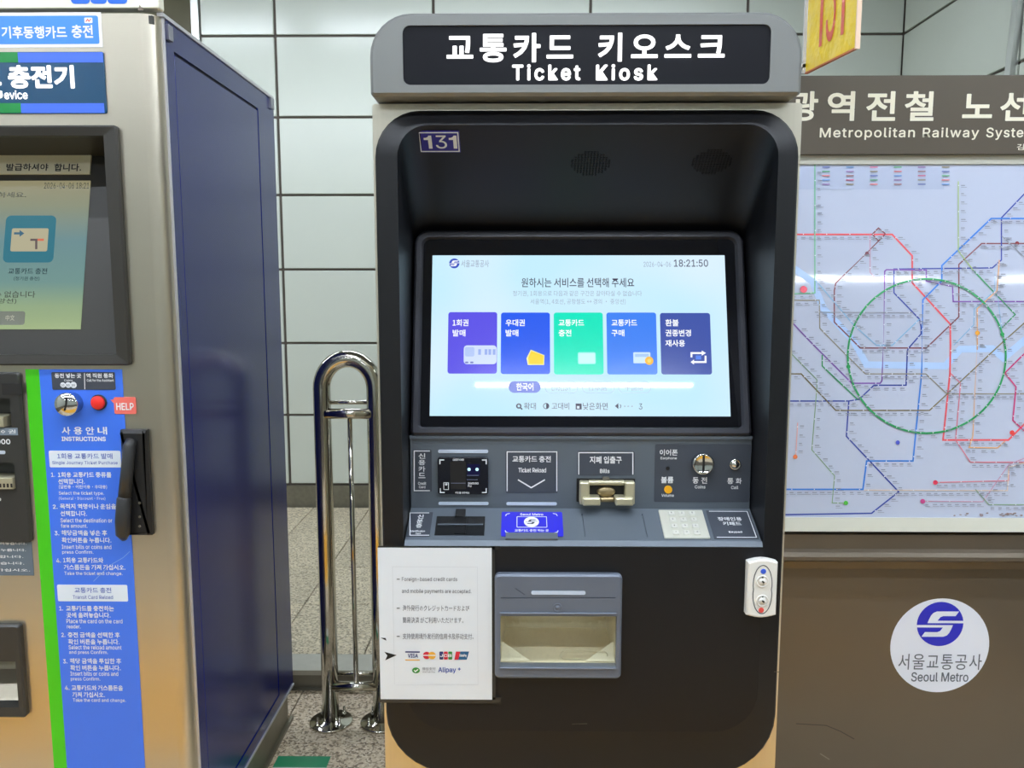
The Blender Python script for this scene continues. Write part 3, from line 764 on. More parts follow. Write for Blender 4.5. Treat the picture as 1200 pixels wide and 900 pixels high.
out = nt.nodes.new('ShaderNodeOutputMaterial'); mx = nt.nodes.new('ShaderNodeMixShader'); tr = nt.nodes.new('ShaderNodeBsdfTransparent'); gl = nt.nodes.new('ShaderNodeBsdfGlossy'); gl.inputs['Roughness'].default_value = .15
gl.inputs['Color'].default_value = (.9, .9, .85, 1); tr.inputs['Color'].default_value = (.97, .98, .96, 1)
nz = nt.nodes.new('ShaderNodeTexNoise'); nz.inputs['Scale'].default_value = 160; nz.inputs['Detail'].default_value = 4
cr_ = nt.nodes.new('ShaderNodeMapRange'); cr_.inputs[1].default_value = .5; cr_.inputs[2].default_value = .75; cr_.inputs[3].default_value = .02; cr_.inputs[4].default_value = .14
tcn = nt.nodes.new('ShaderNodeTexCoord'); nt.links.new(tcn.outputs['Object'], nz.inputs['Vector']); nt.links.new(nz.outputs['Fac'], cr_.inputs[0]); nt.links.new(cr_.outputs[0], mx.inputs[0])
nt.links.new(tr.outputs[0], mx.inputs[1]); nt.links.new(gl.outputs[0], mx.inputs[2]); nt.links.new(mx.outputs[0], out.inputs[0])
obj('clear_flap', G().box(x0 + .001, 1.588, z0 + .002, x1 - .001, 1.590, z1 - .001), m, tf)

# lock plate ----------------------------------------------------------------
lp_o = rr(*P0.rect(872.5, 655, 907.5, 717.5), .006, 4)
lp = G(); a0, b0, a1, b1 = P0.rect(872.8, 653.5, 907.5, 719)
out_ = [(a0, b0 + .004)] + [(a0 + (a1 - a0) * t, b0 + .004 - .006 * math.sin(math.pi * t)) for t in (.15, .3, .5, .7, .85)] + [(a1, b0 + .004), (a1, b1 - .004)] + [(a1 - (a1 - a0) * t, b1 - .004 + .006 * math.sin(math.pi * t)) for t in (.15, .3, .5, .7, .85)] + [(a0, b1 - .004)]
M_ivory = mat('ivory_plastic', (232, 231, 224), .35, var=.03, vscale=20)
lk = obj('lock_plate', lp.prism(P0, out_, 0, .018, .003), M_ivory, K, label='ivory lock plate with blue and red dots')
pts = []
for i in range(41):
    t = 2 * math.pi * i / 40
    pts.append((890.3 + 12.3 * math.cos(t) * (1 - .16 * (1 - abs(math.sin(t)) ** .5) ), 687 + 28 * math.sin(t)))
line('lock_outline', P0, [(u + (690 - v) * .03, v) for u, v in pts], 1, M_slate, lk, .0184)
for v, m_ in ((666, mat('blue_dot', (58, 96, 214), .4, var=.02)), (711, mat('red_dot', (232, 84, 76), .4, var=.02))):
    disc('colour_dot', P0, (891.5 if v < 690 else 889, v), 3.2, m_, lk, .0178, .0186, 18)
for v in (677.5, 700):
    a, b = P0.hit(890.3, v); kc = obj('key_cylinder', G().lathe(P0, a, b, [(7.2 * q, .017), (7.2 * q, .0195), (6.4 * q, .0205), (6 * q, .019), (4.2 * q, .019), (4 * q, .021), (.5 * q, .021)], 24), M_ivory, lk)
    line('keyhole_shade', P0, [(889.5, v - .8), (892, v + 1.2)], 2, M_dark, lk, .0216)  # dark strokes laid on as the shade in the keyholes
    line('keyhole_shade', P0, [(889.8, v - 5.6), (890.8, v - 4.6)], 1.6, M_dark, lk, .0209)
line('scuff', P0, [[(688, 848), (670, 848.5)], [(907, 787), (914, 787.5)]], .8, mat('scuff_grey', (92, 90, 82), .6, var=.02), K, .0004)
obj('kick_notch', G().ribbon(P0, [P0.hit(669, 846), P0.hit(670, 848.5), P0.hit(690, 848.5), P0.hit(691, 846)], .001, .0004), M_rim, K, fix=False)

# ================================================================== PAPER NOTICE taped on the kiosk
NP = Pl((KX, 1.5965, 1.2))
N = thing('paper_notice', 'white laminated paper notice with payment logos taped to the black kiosk front', 'notice', (KX - .24, 1.5985, .67))
M_paper = mat('white_paper', (226, 231, 235), .4, var=.015, vscale=6)
M_tape = mat('dark_clear_tape', (44, 44, 42), .22, var=.08, vscale=60)
g = G()
for rc in ((443, 640, 586, 644), (443.5, 817, 587, 824), (575, 640, 580.5, 820)): g.prism(NP, rr(*NP.rect(*rc), 0, 1), -.0012, -.0002)
obj('tape', g, M_tape, N)
ps = plate('sheet', NP, (444.3, 642, 576.5, 819.5), M_paper, N, 0, .0006)
M_ink = mat('grey_ink', (112, 114, 120), .6, var=.05); M_inkl = mat('pale_ink', (206, 211, 216), .6, var=.02)
r1 = rr(*NP.rect(461, 664, 560, 802), 0, 1); obj('border_line', G().ring(NP, r1, inset(r1, .0007), .0005, .0009), M_inkl, ps)
for s, rc in (('Foreign-based credit cards', (471, 676, 536, 682)), ('and mobile payments are accepted.', (471, 690, 552.5, 696)), ('海外発行のクレジットカードおよび', (472, 709, 550, 716)),
              ('簡易決済 がご利用いただけます。', (472, 723, 543, 730)), ('支持使用境外发行的信用卡及移动支付。', (472, 742, 555, 749))):
    text(s, NP, rc, M_ink, ps, .0012, .003, 1)
for v in (678.5, 712.5, 745.5): line('bullet', NP, [(465, v), (468.5, v)], 1.2, M_ink, ps, .0012)
def pc_(n): return {'navy': mat('ink_navy', (44, 52, 112), .5, var=.02), 'gold': mat('ink_gold', (238, 176, 60), .5, var=.02), 'red': mat('ink_red', (208, 36, 58), .5, var=.02), 'green': mat('ink_green', (50, 142, 60), .5, var=.02), 'teal': mat('ink_teal', (28, 92, 136), .5, var=.02)}[n]
def np_(name, rc, m, r=0, c=.0012): a = NP.rect(*rc); return obj(name, G().flat(NP, rr(*a, r * NP.scale(rc[0], rc[1]), 3 if r else 1), c), m, ps, fix=False)
np_('card_logo', (475, 763, 492, 764.5), pc_('navy')); np_('card_logo', (475, 772.5, 492, 773.7), pc_('gold'))
text('VISA', NP, (478, 765.8, 490, 770.5), pc_('navy'), ps, .0012, .03)
for x, m_ in ((500.2, 'red'), (506.3, 'gold')):
    a, b = NP.hit(x, 767.8); obj('card_logo', G().flat(NP, circ(a, b, 4.6 * q, 24), .0012 if m_ == 'red' else .0014), pc_(m_), ps, fix=False)
np_('card_logo', (495.5, 767, 511, 768.2), M_paper, 0, .0017)
for i, m_ in enumerate(('navy', 'red', 'green')): np_('card_logo', (515 + 5.2 * i, 763.2, 519.6 + 5.2 * i, 772.6), pc_(m_), 1)
text('JCB', NP, (515.6, 766.2, 529.4, 769.6), M_white, ps, .0016, .03)
def npp(pts, m, c=.0012): obj('card_logo', G().flat(NP, [NP.hit(*p) for p in pts], c), m, ps, fix=False)
npp([(534.5, 763.2), (549.8, 763.2), (547, 772.8), (532.5, 772.8)], pc_('teal')); npp([(534.5, 763.2), (539.5, 763.2), (537, 772.8), (532.5, 772.8)], pc_('red'), .0015)
text('UnionPay', NP, (538.5, 766, 547, 770), M_white, ps, .0016, .02, 1)
a, b = NP.hit(487.6, 785.3); obj('payment_logo', G().flat(NP, circ(a, b, 4.6 * q, 20, 3.6 * q), .0012), pc_('green'), ps, fix=False)
line('payment_logo', NP, [(485.3, 785), (487, 786.6), (490, 784)], 1.2, M_white, ps, .0016)
text('微信支付', NP, (495, 781.7, 510.5, 785.3), M_ink, ps, .0012, 0, 1); text('WeChat Pay', NP, (495, 786.2, 510, 788.5), M_ink, ps, .0012, 0, 1)
text('Alipay', NP, (513.5, 781.5, 534.5, 789), mat('ink_blue', (60, 84, 168), .5, var=.02), ps, .0012, .02); text('+', NP, (536.5, 782, 540, 785.5), mat('ink_blue', (60, 84, 168), .5), ps, .0012, .03)
M_tear = mat('torn_black', (22, 22, 22), .6, var=.05)
npp([(450.5, 763.5), (465, 767.5), (451.5, 773.5), (454, 768)], M_tear); npp([(446, 747), (452, 747.3), (453, 750.5), (450, 749)], M_tear)

# ================================================================== CARD CHARGING MACHINE (steel front, navy side)
LX, LY = -.79, 1.83
CM = thing('charging_machine', 'steel fronted card charging machine with navy blue side and blue instruction strip', 'ticket machine', (-1.22, 1.83, 0))
M_ss = mat('brushed_stainless', (208, 200, 182), .30, .92, var=.02, vscale=1.2, vstretch=(1, 1, 8))
M_navy = mat('navy_enamel', (20, 32, 104), .2, var=.02, vscale=3)
M_edge = mat('pale_edge_trim', (205, 204, 206), .3, .5, var=.04)
M_plinth = mat('scuffed_plinth', (120, 114, 98), .35, .5, var=.12, vscale=12)
M_bezl = mat('olive_grey_bezel', (48, 46, 41), .45, var=.04)
M_cbl = mat('bright_blue_vinyl', (66, 120, 238), .35, var=.015)
M_cgr = mat('bright_green_vinyl', (70, 200, 24), .35, var=.015)
M_cdk = mat('charcoal_plastic', (50, 50, 48), .4, var=.04)
L = Pl((LX, LY, 1.2))
def lx(a): return a - LX
XLm, XFr, ZTm, ZPl = -1.66, -.826, 2.086, .123
bz = (-1.50, 1.321, -.883, 1.849)          # bezel opening
cu_ = (-1.42, .905, L.hit(32, 530)[0] + LX, 1.305)
tr_ = (-1.42, .475, L.hit(31, 785)[0] + LX, .706)
def hole_(r, k=.004): return [(lx(r[0] + k), r[1] - 1.2 + k), (lx(r[2] - k), r[1] - 1.2 + k), (lx(r[2] - k), r[3] - 1.2 - k), (lx(r[0] + k), r[3] - 1.2 - k)]
vs, fs = holed(L, [(lx(XLm), ZPl - 1.2), (lx(XFr), ZPl - 1.2), (lx(XFr), ZTm - 1.2), (lx(XLm), ZTm - 1.2)], [hole_(bz), hole_(cu_), hole_(tr_)], 0)
g = G().add(vs, fs)
arc = [(XFr, LY)] + [(XFr + .033 * math.sin(math.pi / 2 * k / 6), LY + .033 * (1 - math.cos(math.pi / 2 * k / 6))) for k in range(1, 7)] + [(-.793, 1.868)]
g.loft([[Vector((x, y, z)) for x, y in arc] for z in (ZPl, ZTm)], closed=False, smooth=True)
obj('front_panel', g, M_ss, CM, fix=False)
obj('body', G().box(XLm, 2.02, ZPl, -.796, 2.66, ZTm - .004).box(XLm, 1.835, ZTm - .02, -.80, 2.03, ZTm - .003).box(-.80, 1.87, ZPl, -.797, 2.03, ZTm - .004).box(XLm, 1.835, ZPl, XLm + .01, 2.03, ZTm - .004), M_bezl, CM)
# side: frame with a sunk flat panel
SD = Pl((LX, 1.868, 0), (0, 0, 1), (0, 1, 0))
so = rr(.0, .125, .80, 2.09, 0, 1); si = rr(.047, .165, .643, 2.03, 0, 1)
sp_ = obj('side_panel', G().ring(SD, so, si, -.012, 0), M_navy, CM, label='navy blue side panel')
obj('inner_panel', G().prism(SD, rr(.051, .170, .639, 2.024, 0, 1), -.012, -.001, .0015), M_navy, sp_)
obj('panel_gap', G().prism(SD, rr(.04, .16, .65, 2.035, 0, 1), -.0135, -.0115), M_navy, sp_)
obj('edge_trim', G().box(-.797, 1.8635, ZPl, -.788, 1.8675, 2.092).box(-.80, 1.857, 2.088, -.786, 2.668, 2.096).box(-.797, 1.865, .122, -.786, 2.668, .128), M_edge, CM)
obj('plinth', G().box(XLm + .03, 1.89, 0, -.80, 2.63, .125).box(-.80, 1.88, 0, -.79, 2.66, .012), M_plinth, CM)
pc = plate('top_latch', Pl((LX, 1.87, 0), (0, 0, 1), (0, 1, 0)), (190, 30, 196, 40), M_edge, CM, 0, .003) if False else None
obj('corner_latch', G().box(-.791, 1.876, 2.045, -.783, 1.90, 2.078), mat('worn_steel', (150, 150, 160), .3, .7, var=.08), CM)
obj('corner_latch', G().box(-.791, 2.62, 2.055, -.783, 2.655, 2.088), mat('worn_steel', (150, 150, 160), .3, .7), CM)

# screen unit
bo_ = rr(lx(bz[0]), bz[1] - 1.2, lx(bz[2]), bz[3] - 1.2, .008, 3)
bi_ = rr(lx(bz[0] + .032), bz[1] + .024 - 1.2, lx(bz[2] - .032), bz[3] - .022 - 1.2, .002, 3)
g = G(); g.loft([[L.w(a, b, 0) for a, b in bo_], [L.w(a, b, .010) for a, b in bo_], [L.w(a, b, .014) for a, b in inset(bo_, .004)], [L.w(a, b, .010) for a, b in bi_], [L.w(a, b, -.012) for a, b in bi_]])
obj('screen_frame', g, M_bezl, CM)
Q = Pl((-.915, 1.842, 1.343), (0, .085, .345))
ang = Q.u
qtop = .50
g = G()
xa, xb = bz[0] + .03, bz[2] - .03
T0 = Q.w(0, 0, 0); T1 = Q.w(0, .475, 0)
g.add([(xa, T0.y, T0.z), (xb, T0.y, T0.z), (xb, T1.y, T1.z), (xa, T1.y, T1.z)], [[0, 1, 2, 3]])
g.add([(xb, 1.842, 1.343), (xb, 1.842, 1.83), (xb, T1.y, T1.z + .01), (xb, T1.y, T1.z)], [[0, 1, 2], [0, 2, 3]])
g.add([(xa, 1.842, 1.343), (xa, 1.842, 1.83), (xa, T1.y, T1.z + .01), (xa, T1.y, T1.z)], [[0, 1, 2], [0, 2, 3]])
g.add([(xa, 1.842, 1.829), (xb, 1.842, 1.829), (xb, T1.y + .002, T1.z), (xa, T1.y + .002, T1.z)], [[0, 1, 2, 3]])
obj('screen_recess', g, M_bezl, CM, fix=False)
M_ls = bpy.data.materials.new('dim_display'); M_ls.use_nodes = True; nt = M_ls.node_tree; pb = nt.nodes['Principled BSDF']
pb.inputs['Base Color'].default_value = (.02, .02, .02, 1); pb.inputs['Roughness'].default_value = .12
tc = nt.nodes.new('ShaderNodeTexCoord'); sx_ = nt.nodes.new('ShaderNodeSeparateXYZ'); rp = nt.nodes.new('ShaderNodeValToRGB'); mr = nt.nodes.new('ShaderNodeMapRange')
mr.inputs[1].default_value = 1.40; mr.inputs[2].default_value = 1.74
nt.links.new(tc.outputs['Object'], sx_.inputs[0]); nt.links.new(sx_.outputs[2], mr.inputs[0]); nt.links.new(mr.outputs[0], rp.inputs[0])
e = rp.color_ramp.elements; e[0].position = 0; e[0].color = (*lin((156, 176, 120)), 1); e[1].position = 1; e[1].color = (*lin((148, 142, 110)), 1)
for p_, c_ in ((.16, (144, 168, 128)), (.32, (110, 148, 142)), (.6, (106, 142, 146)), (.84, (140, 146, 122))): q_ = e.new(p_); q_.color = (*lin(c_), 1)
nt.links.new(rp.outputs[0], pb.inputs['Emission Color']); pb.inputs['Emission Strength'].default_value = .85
ls_b = Q.hit(94, 386); ls_t = Q.hit(107, 212); sxr = (ls_b[0] + ls_t[0]) / 2
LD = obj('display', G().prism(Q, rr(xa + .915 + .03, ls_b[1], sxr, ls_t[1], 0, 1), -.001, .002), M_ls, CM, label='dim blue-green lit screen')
LT = em('l_text', (66, 70, 62)); LT2 = em('l_dark', (40, 60, 66))
text('2026-04-06 18:21', Q, (52.5, 214.5, 105, 221.5), LT, LD, .0026, .004, 1); text('발매할 카드를 선택하세요.', Q, (-90, 225.5, 31.5, 232), LT, LD, .0026, .006)
ic = obj('menu_icon', G().flat(Q, rr(*Q.rect(6, 253, 65, 308), .012, 4), .0026), em('l_icon', (50, 112, 128)), LD, fix=False)
obj('menu_icon', G().flat(Q, rr(*Q.rect(14, 268, 57, 295), .004, 4), .003), em('l_card', (172, 166, 138)), LD, fix=False)
line('menu_icon', Q, [[(17.5, 274), (25, 274)]], 2.6, em('l_arrow', (62, 100, 122)), LD, .0034); obj('menu_icon', G().flat(Q, [Q.hit(24, 270), Q.hit(29.5, 274), Q.hit(24, 278)], .0034), em('l_arrow', (62, 100, 122)), LD, fix=False)
line('menu_icon', Q, [[(36.5, 281.5), (45, 281.5)], [(43.5, 281.5), (43.5, 292.5)]], 2.6, em('l_t', (96, 84, 84)), LD, .0034); line('menu_icon', Q, [(45, 281.5), (52.5, 281.5)], 2.6, em('l_r', (206, 108, 82)), LD, .0036)
text('교통카드 충전', Q, (10.5, 314.5, 56, 321.5), LT2, LD, .0026, .012); text('(정기권 충전)', Q, (17, 324.5, 47, 329.5), LT2, LD, .0026, .006)
text('갈아타실 수 없습니다', Q, (-45, 341.5, 42, 349), LT, LD, .0026, .004); text('(경의·중앙선)', Q, (-45, 350, 20, 356.5), LT, LD, .0026, .004)
obj('menu_button', G().flat(Q, rr(*Q.rect(-40, 365, 30, 381), .006, 4), .0026), em('l_btn', (110, 116, 104)), LD, fix=False); text('中文', Q, (7.5, 369.5, 18, 376), em('l_bt', (180, 180, 160)), LD, .003, .006)
sn = plate('notice_strip', Q, (-60, 180.5, 107.5, 205), mat('cream_label', (224, 220, 192), .5, var=.02), CM, .001, .006)
text(['카드를', '발급하셔야', '합니다.'], Q, [(-40, 193, 2, 202), (9.5, 193, 58.5, 201.5), (65.5, 193, 97, 202)], M_dark, sn, .0068, .02, 2)
VP_ = Pl((-.915, 1.842, 1.829), (0, -.115, .02))
for x0 in (2, 58):
    g = G()
    for k in range(12):
        a, b = VP_.hit(x0 + 3 * k, 174); g.prism(VP_, rr(a - .0015, b - .018, a + .0015, b + .012, 0, 1), -.0005, .0025)
    obj('vent_slats', g, M_bezl, CM, kind='stuff')

# signs on the front
st = plate('charge_sticker', L, (-150, 15, 119.5, 56), M_white, CM, 0, .0012, 0, label='white edged blue sticker above the sign')
obj('sticker_field', G().prism(L, rr(*L.rect(-145, 19, 116, 52), .004, 3), .001, .0018), mat('sky_blue_vinyl', (70, 142, 240), .35, var=.01), st)
text(['기후동행카드', '충전'], L, [(2.5, 31, 79, 45.5), (84.5, 29.5, 109.5, 45)], M_white, st, .0024, .025)
obj('sticker_logo', G().flat(L, rr(*L.rect(99.5, 21, 109, 27.5), .002, 3), .0024), M_white, st, fix=False)
line('sticker_logo', L, [(101.5, 26), (103.5, 23), (105, 25.5), (107.5, 22.5)], 1, mat('logo_red', (220, 90, 80), .5, var=.02), st, .003)
sg = plate('sign_panel', L, (-160, 61.5, 124, 133.5), mat('navy_acrylic', (20, 70, 104), .25, var=.02), CM, 0, .004, 2, .001)
for rc, m_ in (((22.5, 62, 122, 74), 'b'), ((26, 121.5, 123.5, 133), 'b'), ((-155, 62, 22.5, 74), 'g'), ((-155, 121.5, 26, 133), 'g')):
    obj('sign_band', G().flat(L, rr(*L.rect(*rc), 0, 1), .0046), mat('sign_blue', (70, 112, 226), .3, var=.01) if m_ == 'b' else mat('sign_green', (22, 132, 62), .3, var=.01), sg, fix=False)
text(['충전기', '교통카드'], L, [(11, 77, 88.5, 104.5), (-110, 77, 3, 104.5)], M_glow, sg, .0052, .042, 3)
text(['Reload', 'Device'], L, [(-48, 106.5, -5, 117), (-1, 106.5, 34, 117)], M_glow, sg, .0052, .02)

# instruction strip
i0, i1, i2 = -1.130, -1.0985, -.9085
zt = 1.311
stp = obj('instruction_strip', G().prism(L, rr(lx(i1), .20 - 1.2, lx(i2), zt - 1.2, 0, 1), 0, .0015), M_cbl, CM, label='bright blue instruction strip with white lettering')
obj('green_stripe', G().prism(L, rr(lx(i0), .20 - 1.2, lx(i1), zt - 1.2, 0, 1), 0, .0015), M_cgr, stp)
ib = .0022
text(list('사용안내'), L, [(73 + 14 * k, 500, 82 + 14 * k + (2 if k == 3 else 1), 509) for k in range(4)], M_white, stp, ib, .02)
text('INSTRUCTIONS', L, (72.7, 511.5, 124.5, 516.8), M_white, stp, ib, .035)
def inst(rows, dark=M_white):
    for s, x0, x1, y0, h, bd in rows: text(s, L, (x0, y0, x1, y0 + h), dark, stp, ib, bd, 1)
def box_(rc): obj('caption_box', G().prism(L, rr(*L.rect(*rc), .003, 3), .001, .0022), mat('pale_caption', (226, 236, 246), .4, var=.01), stp)
box_((58.3, 528, 142, 547.5)); box_((68, 685, 150, 704.3))
M_capt = mat('caption_blue', (86, 110, 190), .5, var=.01)
text('1회용 교통카드 발매', L, (68, 531, 132.5, 537.5), M_capt, stp, .0028, .012); text('Single Journey Ticket Purchase', L, (62, 540, 138.5, 544.8), M_capt, stp, .0028, .006, 1)
text('교통카드 충전', L, (88, 688, 131, 694.3), M_capt, stp, .0028, .012); text('Transit Card Reload', L, (86, 697, 133, 701.5), M_capt, stp, .0028, .006, 1)
inst([('1.', 60.5, 65, 553.5, 5, .02), ('1회용 교통카드 종류를', 68.5, 131, 553, 6.3, .02), ('선택합니다.', 69, 100, 560.8, 6.3, .02), ('(일반용·어린이용·우대용)', 69.5, 126, 568, 5, .012), ('Select the ticket type.', 69.5, 122.5, 575.5, 5, .008), ('(General·Discount·Free)', 69.5, 124, 581.7, 4.6, .004),
      ('2.', 62.5, 68, 591, 5, .02), ('목적지 역명이나 운임을', 71, 136.5, 590, 6.3, .02), ('선택합니다.', 71.5, 102.5, 598.3, 6.3, .02), ('Select the destination or', 71.5, 132, 607, 5, .008), ('fare amount.', 72, 103, 613.5, 4.6, .008),
      ('3.', 64.5, 70, 622, 5, .02), ('해당금액을 넣은 후', 72.5, 126, 621, 6.3, .02), ('확인버튼을 누릅니다.', 73, 131, 629.5, 6.3, .02), ('Insert bills or coins and', 73, 131, 638, 5, .008), ('press Confirm.', 73.5, 110, 644.5, 5, .008),
      ('4.', 66.5, 72, 654, 5, .02), ('1회용 교통카드와', 74.5, 121.5, 653, 6.3, .02), ('거스름돈을 가져 가십시오.', 75.5, 147.5, 661.3, 6.3, .02), ('Take the ticket and change.', 76, 144, 669.5, 5, .008),
      ('1.', 70, 74.5, 710, 5, .02), ('교통카드를 충전하는', 78, 134, 709.5, 6.3, .02), ('곳에 올려놓습니다.', 78.5, 130, 717.3, 6.3, .02), ('Place the card on the card', 78.5, 144, 725, 5, .008), ('reader.', 79, 95, 731.5, 4.5, .008),
      ('2.', 72.5, 77, 741, 5, .02), ('충전 금액을 선택한 후', 80, 141, 740.5, 6.3, .02), ('확인 버튼을 누릅니다.', 80.5, 140.5, 748.5, 6.3, .02), ('Select the reload amount', 81, 143, 755.7, 5, .008), ('and press Confirm.', 81.5, 127, 761.8, 5, .008),
      ('3.', 74.5, 79.5, 772, 5, .02), ('해당 금액을 투입한 후', 82.5, 142.5, 771, 6.3, .02), ('확인 버튼을 누릅니다.', 83, 142, 779, 6.3, .02), ('Insert bills or coins and', 83, 139, 786.5, 5, .008), ('press Confirm.', 83.5, 118, 793, 5, .008),
      ('4.', 76.5, 82, 803, 5, .02), ('교통카드와 거스름돈을', 84.5, 144.5, 802.5, 6.3, .02), ('가져 가십시오.', 85.5, 123.5, 810.5, 6.3, .02), ('Take the card and change.', 86, 148, 818, 5, .008)])
lb = plate('button_label', L, (61.5, 436, 135.5, 456.5), M_slate, CM, .0014, .0026, 1.5)
text(['동전 넣는 곳', '역 직원 통화'], L, [(65, 437.3, 96, 442.8), (102, 437.3, 133.5, 442.8)], M_white, lb, .0032, .02)
text(['Coins', 'Call for the Assistant'], L, [(76, 444.3, 86, 446.8), (102.5, 444, 134, 447)], M_white, lb, .0032, .015, 1)
line('divider', L, [(99.8, 437), (100.3, 456)], .8, M_white, lb, .0032)
for i in range(3):
    disc('coin_mark', L, (74.5 + 6.2 * i, 451), 3.1 + .3 * i, M_white, lb, .0025, .0033, 18)
    text(['10', '50', '100'][i], L, (72.6 + 6.2 * i, 450, 76.4 + 6.2 * i, 452.4), M_slate, lb, .0038, .01, 1)
a, b = L.hit(85.5, 472); q = L.scale(85, 470)
cs = obj('coin_slot', G().lathe(L, a, b, [(12.5 * q, 0), (12.5 * q, .022), (13.5 * q, .026), (13 * q, .030), (1 * q, .031)], 36), M_chrome, CM, label='round chrome coin slot')
obj('coin_slit_shade', G().ribbon(L, [(a + 1.5 * q, b + 9 * q), (a + 1 * q, b + 1 * q), (a - 1.5 * q, b - 7 * q)], 1.9 * q, .0318), M_dark, cs, fix=False)  # dark ribbon painted on the face as the slit's inner shade
a, b = L.hit(116.7, 471.3)
rb = obj('help_button', G().lathe(L, a, b, [(9.2 * q, 0), (9.2 * q, .006), (8.4 * q, .007), (8 * q, .0045)], 32), M_cdk, CM, label='round red help button')
obj('button_cap', G().lathe(L, a, b, [(7.9 * q, .003), (7.9 * q, .010), (6.8 * q, .0125), (1 * q, .0135)], 32), mat('red_button', (242, 52, 44), .35, var=.02), rb)
hs = plate('help_sticker', L, (134.3, 465.3, 159.8, 485), mat('coral_sticker', (240, 116, 104), .4, var=.02), CM, .001, .0026, 2)
obj('sticker_tail', G().flat(L, [L.hit(130, 468.5), L.hit(136, 467.5), L.hit(135.5, 474)], .0025), mat('coral_sticker', (240, 116, 104), .4), hs, fix=False)
text('HELP', L, (137, 472, 157.5, 480.3), M_white, hs, .0032, .02)
line('scratch', L, [[(110, 681), (128, 663), (145, 653), (152.5, 646)]], .7, mat('pale_scratch', (130, 166, 240), .5, var=.02), stp, .0019)
# handle
hb = plate('lock_handle', L, (147, 502.5, 178, 625.5), mat('black_rubber', (28, 28, 29), .42, var=.04), CM, 0, .018, 1, .008, label='long black swing handle lock')
def pts_(*ps): return [L.w(*L.hit(u, v), c) for u, v, c in ps]
M_lev = mat('lever_grey', (48, 49, 50), .38, var=.03)
obj('lever', G().tube(pts_((158.5, 514, .018), (158, 520, .026), (156, 550, .030), (154.5, 578, .034)), [.012, .0135, .0135, .0145], 14), M_lev, hb)
obj('lever_grip', G().tube(pts_((154.8, 573, .030), (154, 580, .036), (153, 605, .038), (152.7, 620, .036), (152.8, 627, .030)), [.010, .0155, .0165, .0155, .007], 14), M_lev, hb)
for v in (587, 603, 614): disc('bolt', L, (168, v), 1.5, M_riser, hb, .017, .0195, 12)
# card and bill unit
def ring_part(name, r, m, inner, depth=.03, pr=.012):
    o_ = rr(lx(r[0]), r[1] - 1.2, lx(r[2]), r[3] - 1.2, .006, 3)
    return o_
cu_o = rr(lx(cu_[0]), cu_[1] - 1.2, lx(cu_[2]), cu_[3] - 1.2, .008, 4)
g = G(); cu_i = inset(cu_o, .004)
g.loft([[L.w(x, y, -.05) for x, y in cu_o], [L.w(x, y, .006) for x, y in cu_o], [L.w(x, y, .010) for x, y in cu_i]], cap0=True)
mouths = []
for rc in ((-70, 466, 15.5, 499), (-70, 541, 20.5, 571)):
    q0, q1, q2, q3 = L.rect(*rc); mouths.append([(q0, q1), (q2, q1), (q2, q3), (q0, q3)])
pocketed(g, L, cu_i, mouths, .010, .045)
cuo = obj('bill_unit', g, M_cdk, CM, fix=False, label='charcoal banknote unit')
def pr_(rc, c0, c1): return G().prism(L, rr(*L.rect(*rc), 0, 1), c0, c1, .001)
obj('bill_lip', pr_((-60, 487, 9.5, 499), -.034, .018), M_beige, cuo); obj('bill_lip', pr_((-60, 558, 20.4, 571), -.034, .018), M_beige, cuo)
g = G()
for k in range(8): g.prism(L, rr(*L.rect(-12 + 4.3 * k, 564.5, -9.8 + 4.3 * k, 569), 0, 1), .0178, .0186)
obj('lip_notches_dark', g, M_dark, cuo)  # small dark pieces painted in for the shaded notches of the lip
plate('value_label', L, (-60, 500.5, 24, 509), mat('grey_blue_label', (124, 138, 152), .4, var=.02), cuo, .0098, .0112, 0); text('지폐 1·5 10 권', L, (-50, 502.3, 22, 507), M_white, cuo, .0118, .01, 1)
text('10000', L, (-12, 513.5, 15.5, 519.5), M_white, cuo, .0108, .03); plate('light_bar', L, (-40, 527, 9.5, 531), M_bar, cuo, .0095, .0112, 1.5)
text('Insert Change', L, (-75, 580.5, 4.8, 587), M_white, cuo, .0108, .03)
plate('black_tape', L, (6, 448.5, 29, 462), mat('black_tape', (30, 30, 30), .6, var=.04), cuo, .0095, .0118, 1)
gi = plate('guide_plate', L, (-120, 624.5, 38.3, 674), mat('grey_guide', (98, 112, 124), .45, var=.02), CM, 0, .0014, 0)
text(['사용안내 입니다 >', '교통카드를 충전하는 곳에 올려놓습니다.', '금액을 선택한 후 버튼을 누릅니다.', '정기권 종류를 선택합니다.', '권종변경은 할 수 없습니다.', '거스름돈을 가져 가십시오.'], L,
     [(-75, 626.5, 18, 631.5), (-75, 634.8, 31.5, 638), (-75, 642.5, 31, 645.7), (-75, 650.3, 28, 653.5), (-75, 658, 29, 661.2), (-75, 666, 36, 669.2)], M_white, gi, .002, .015, 1)
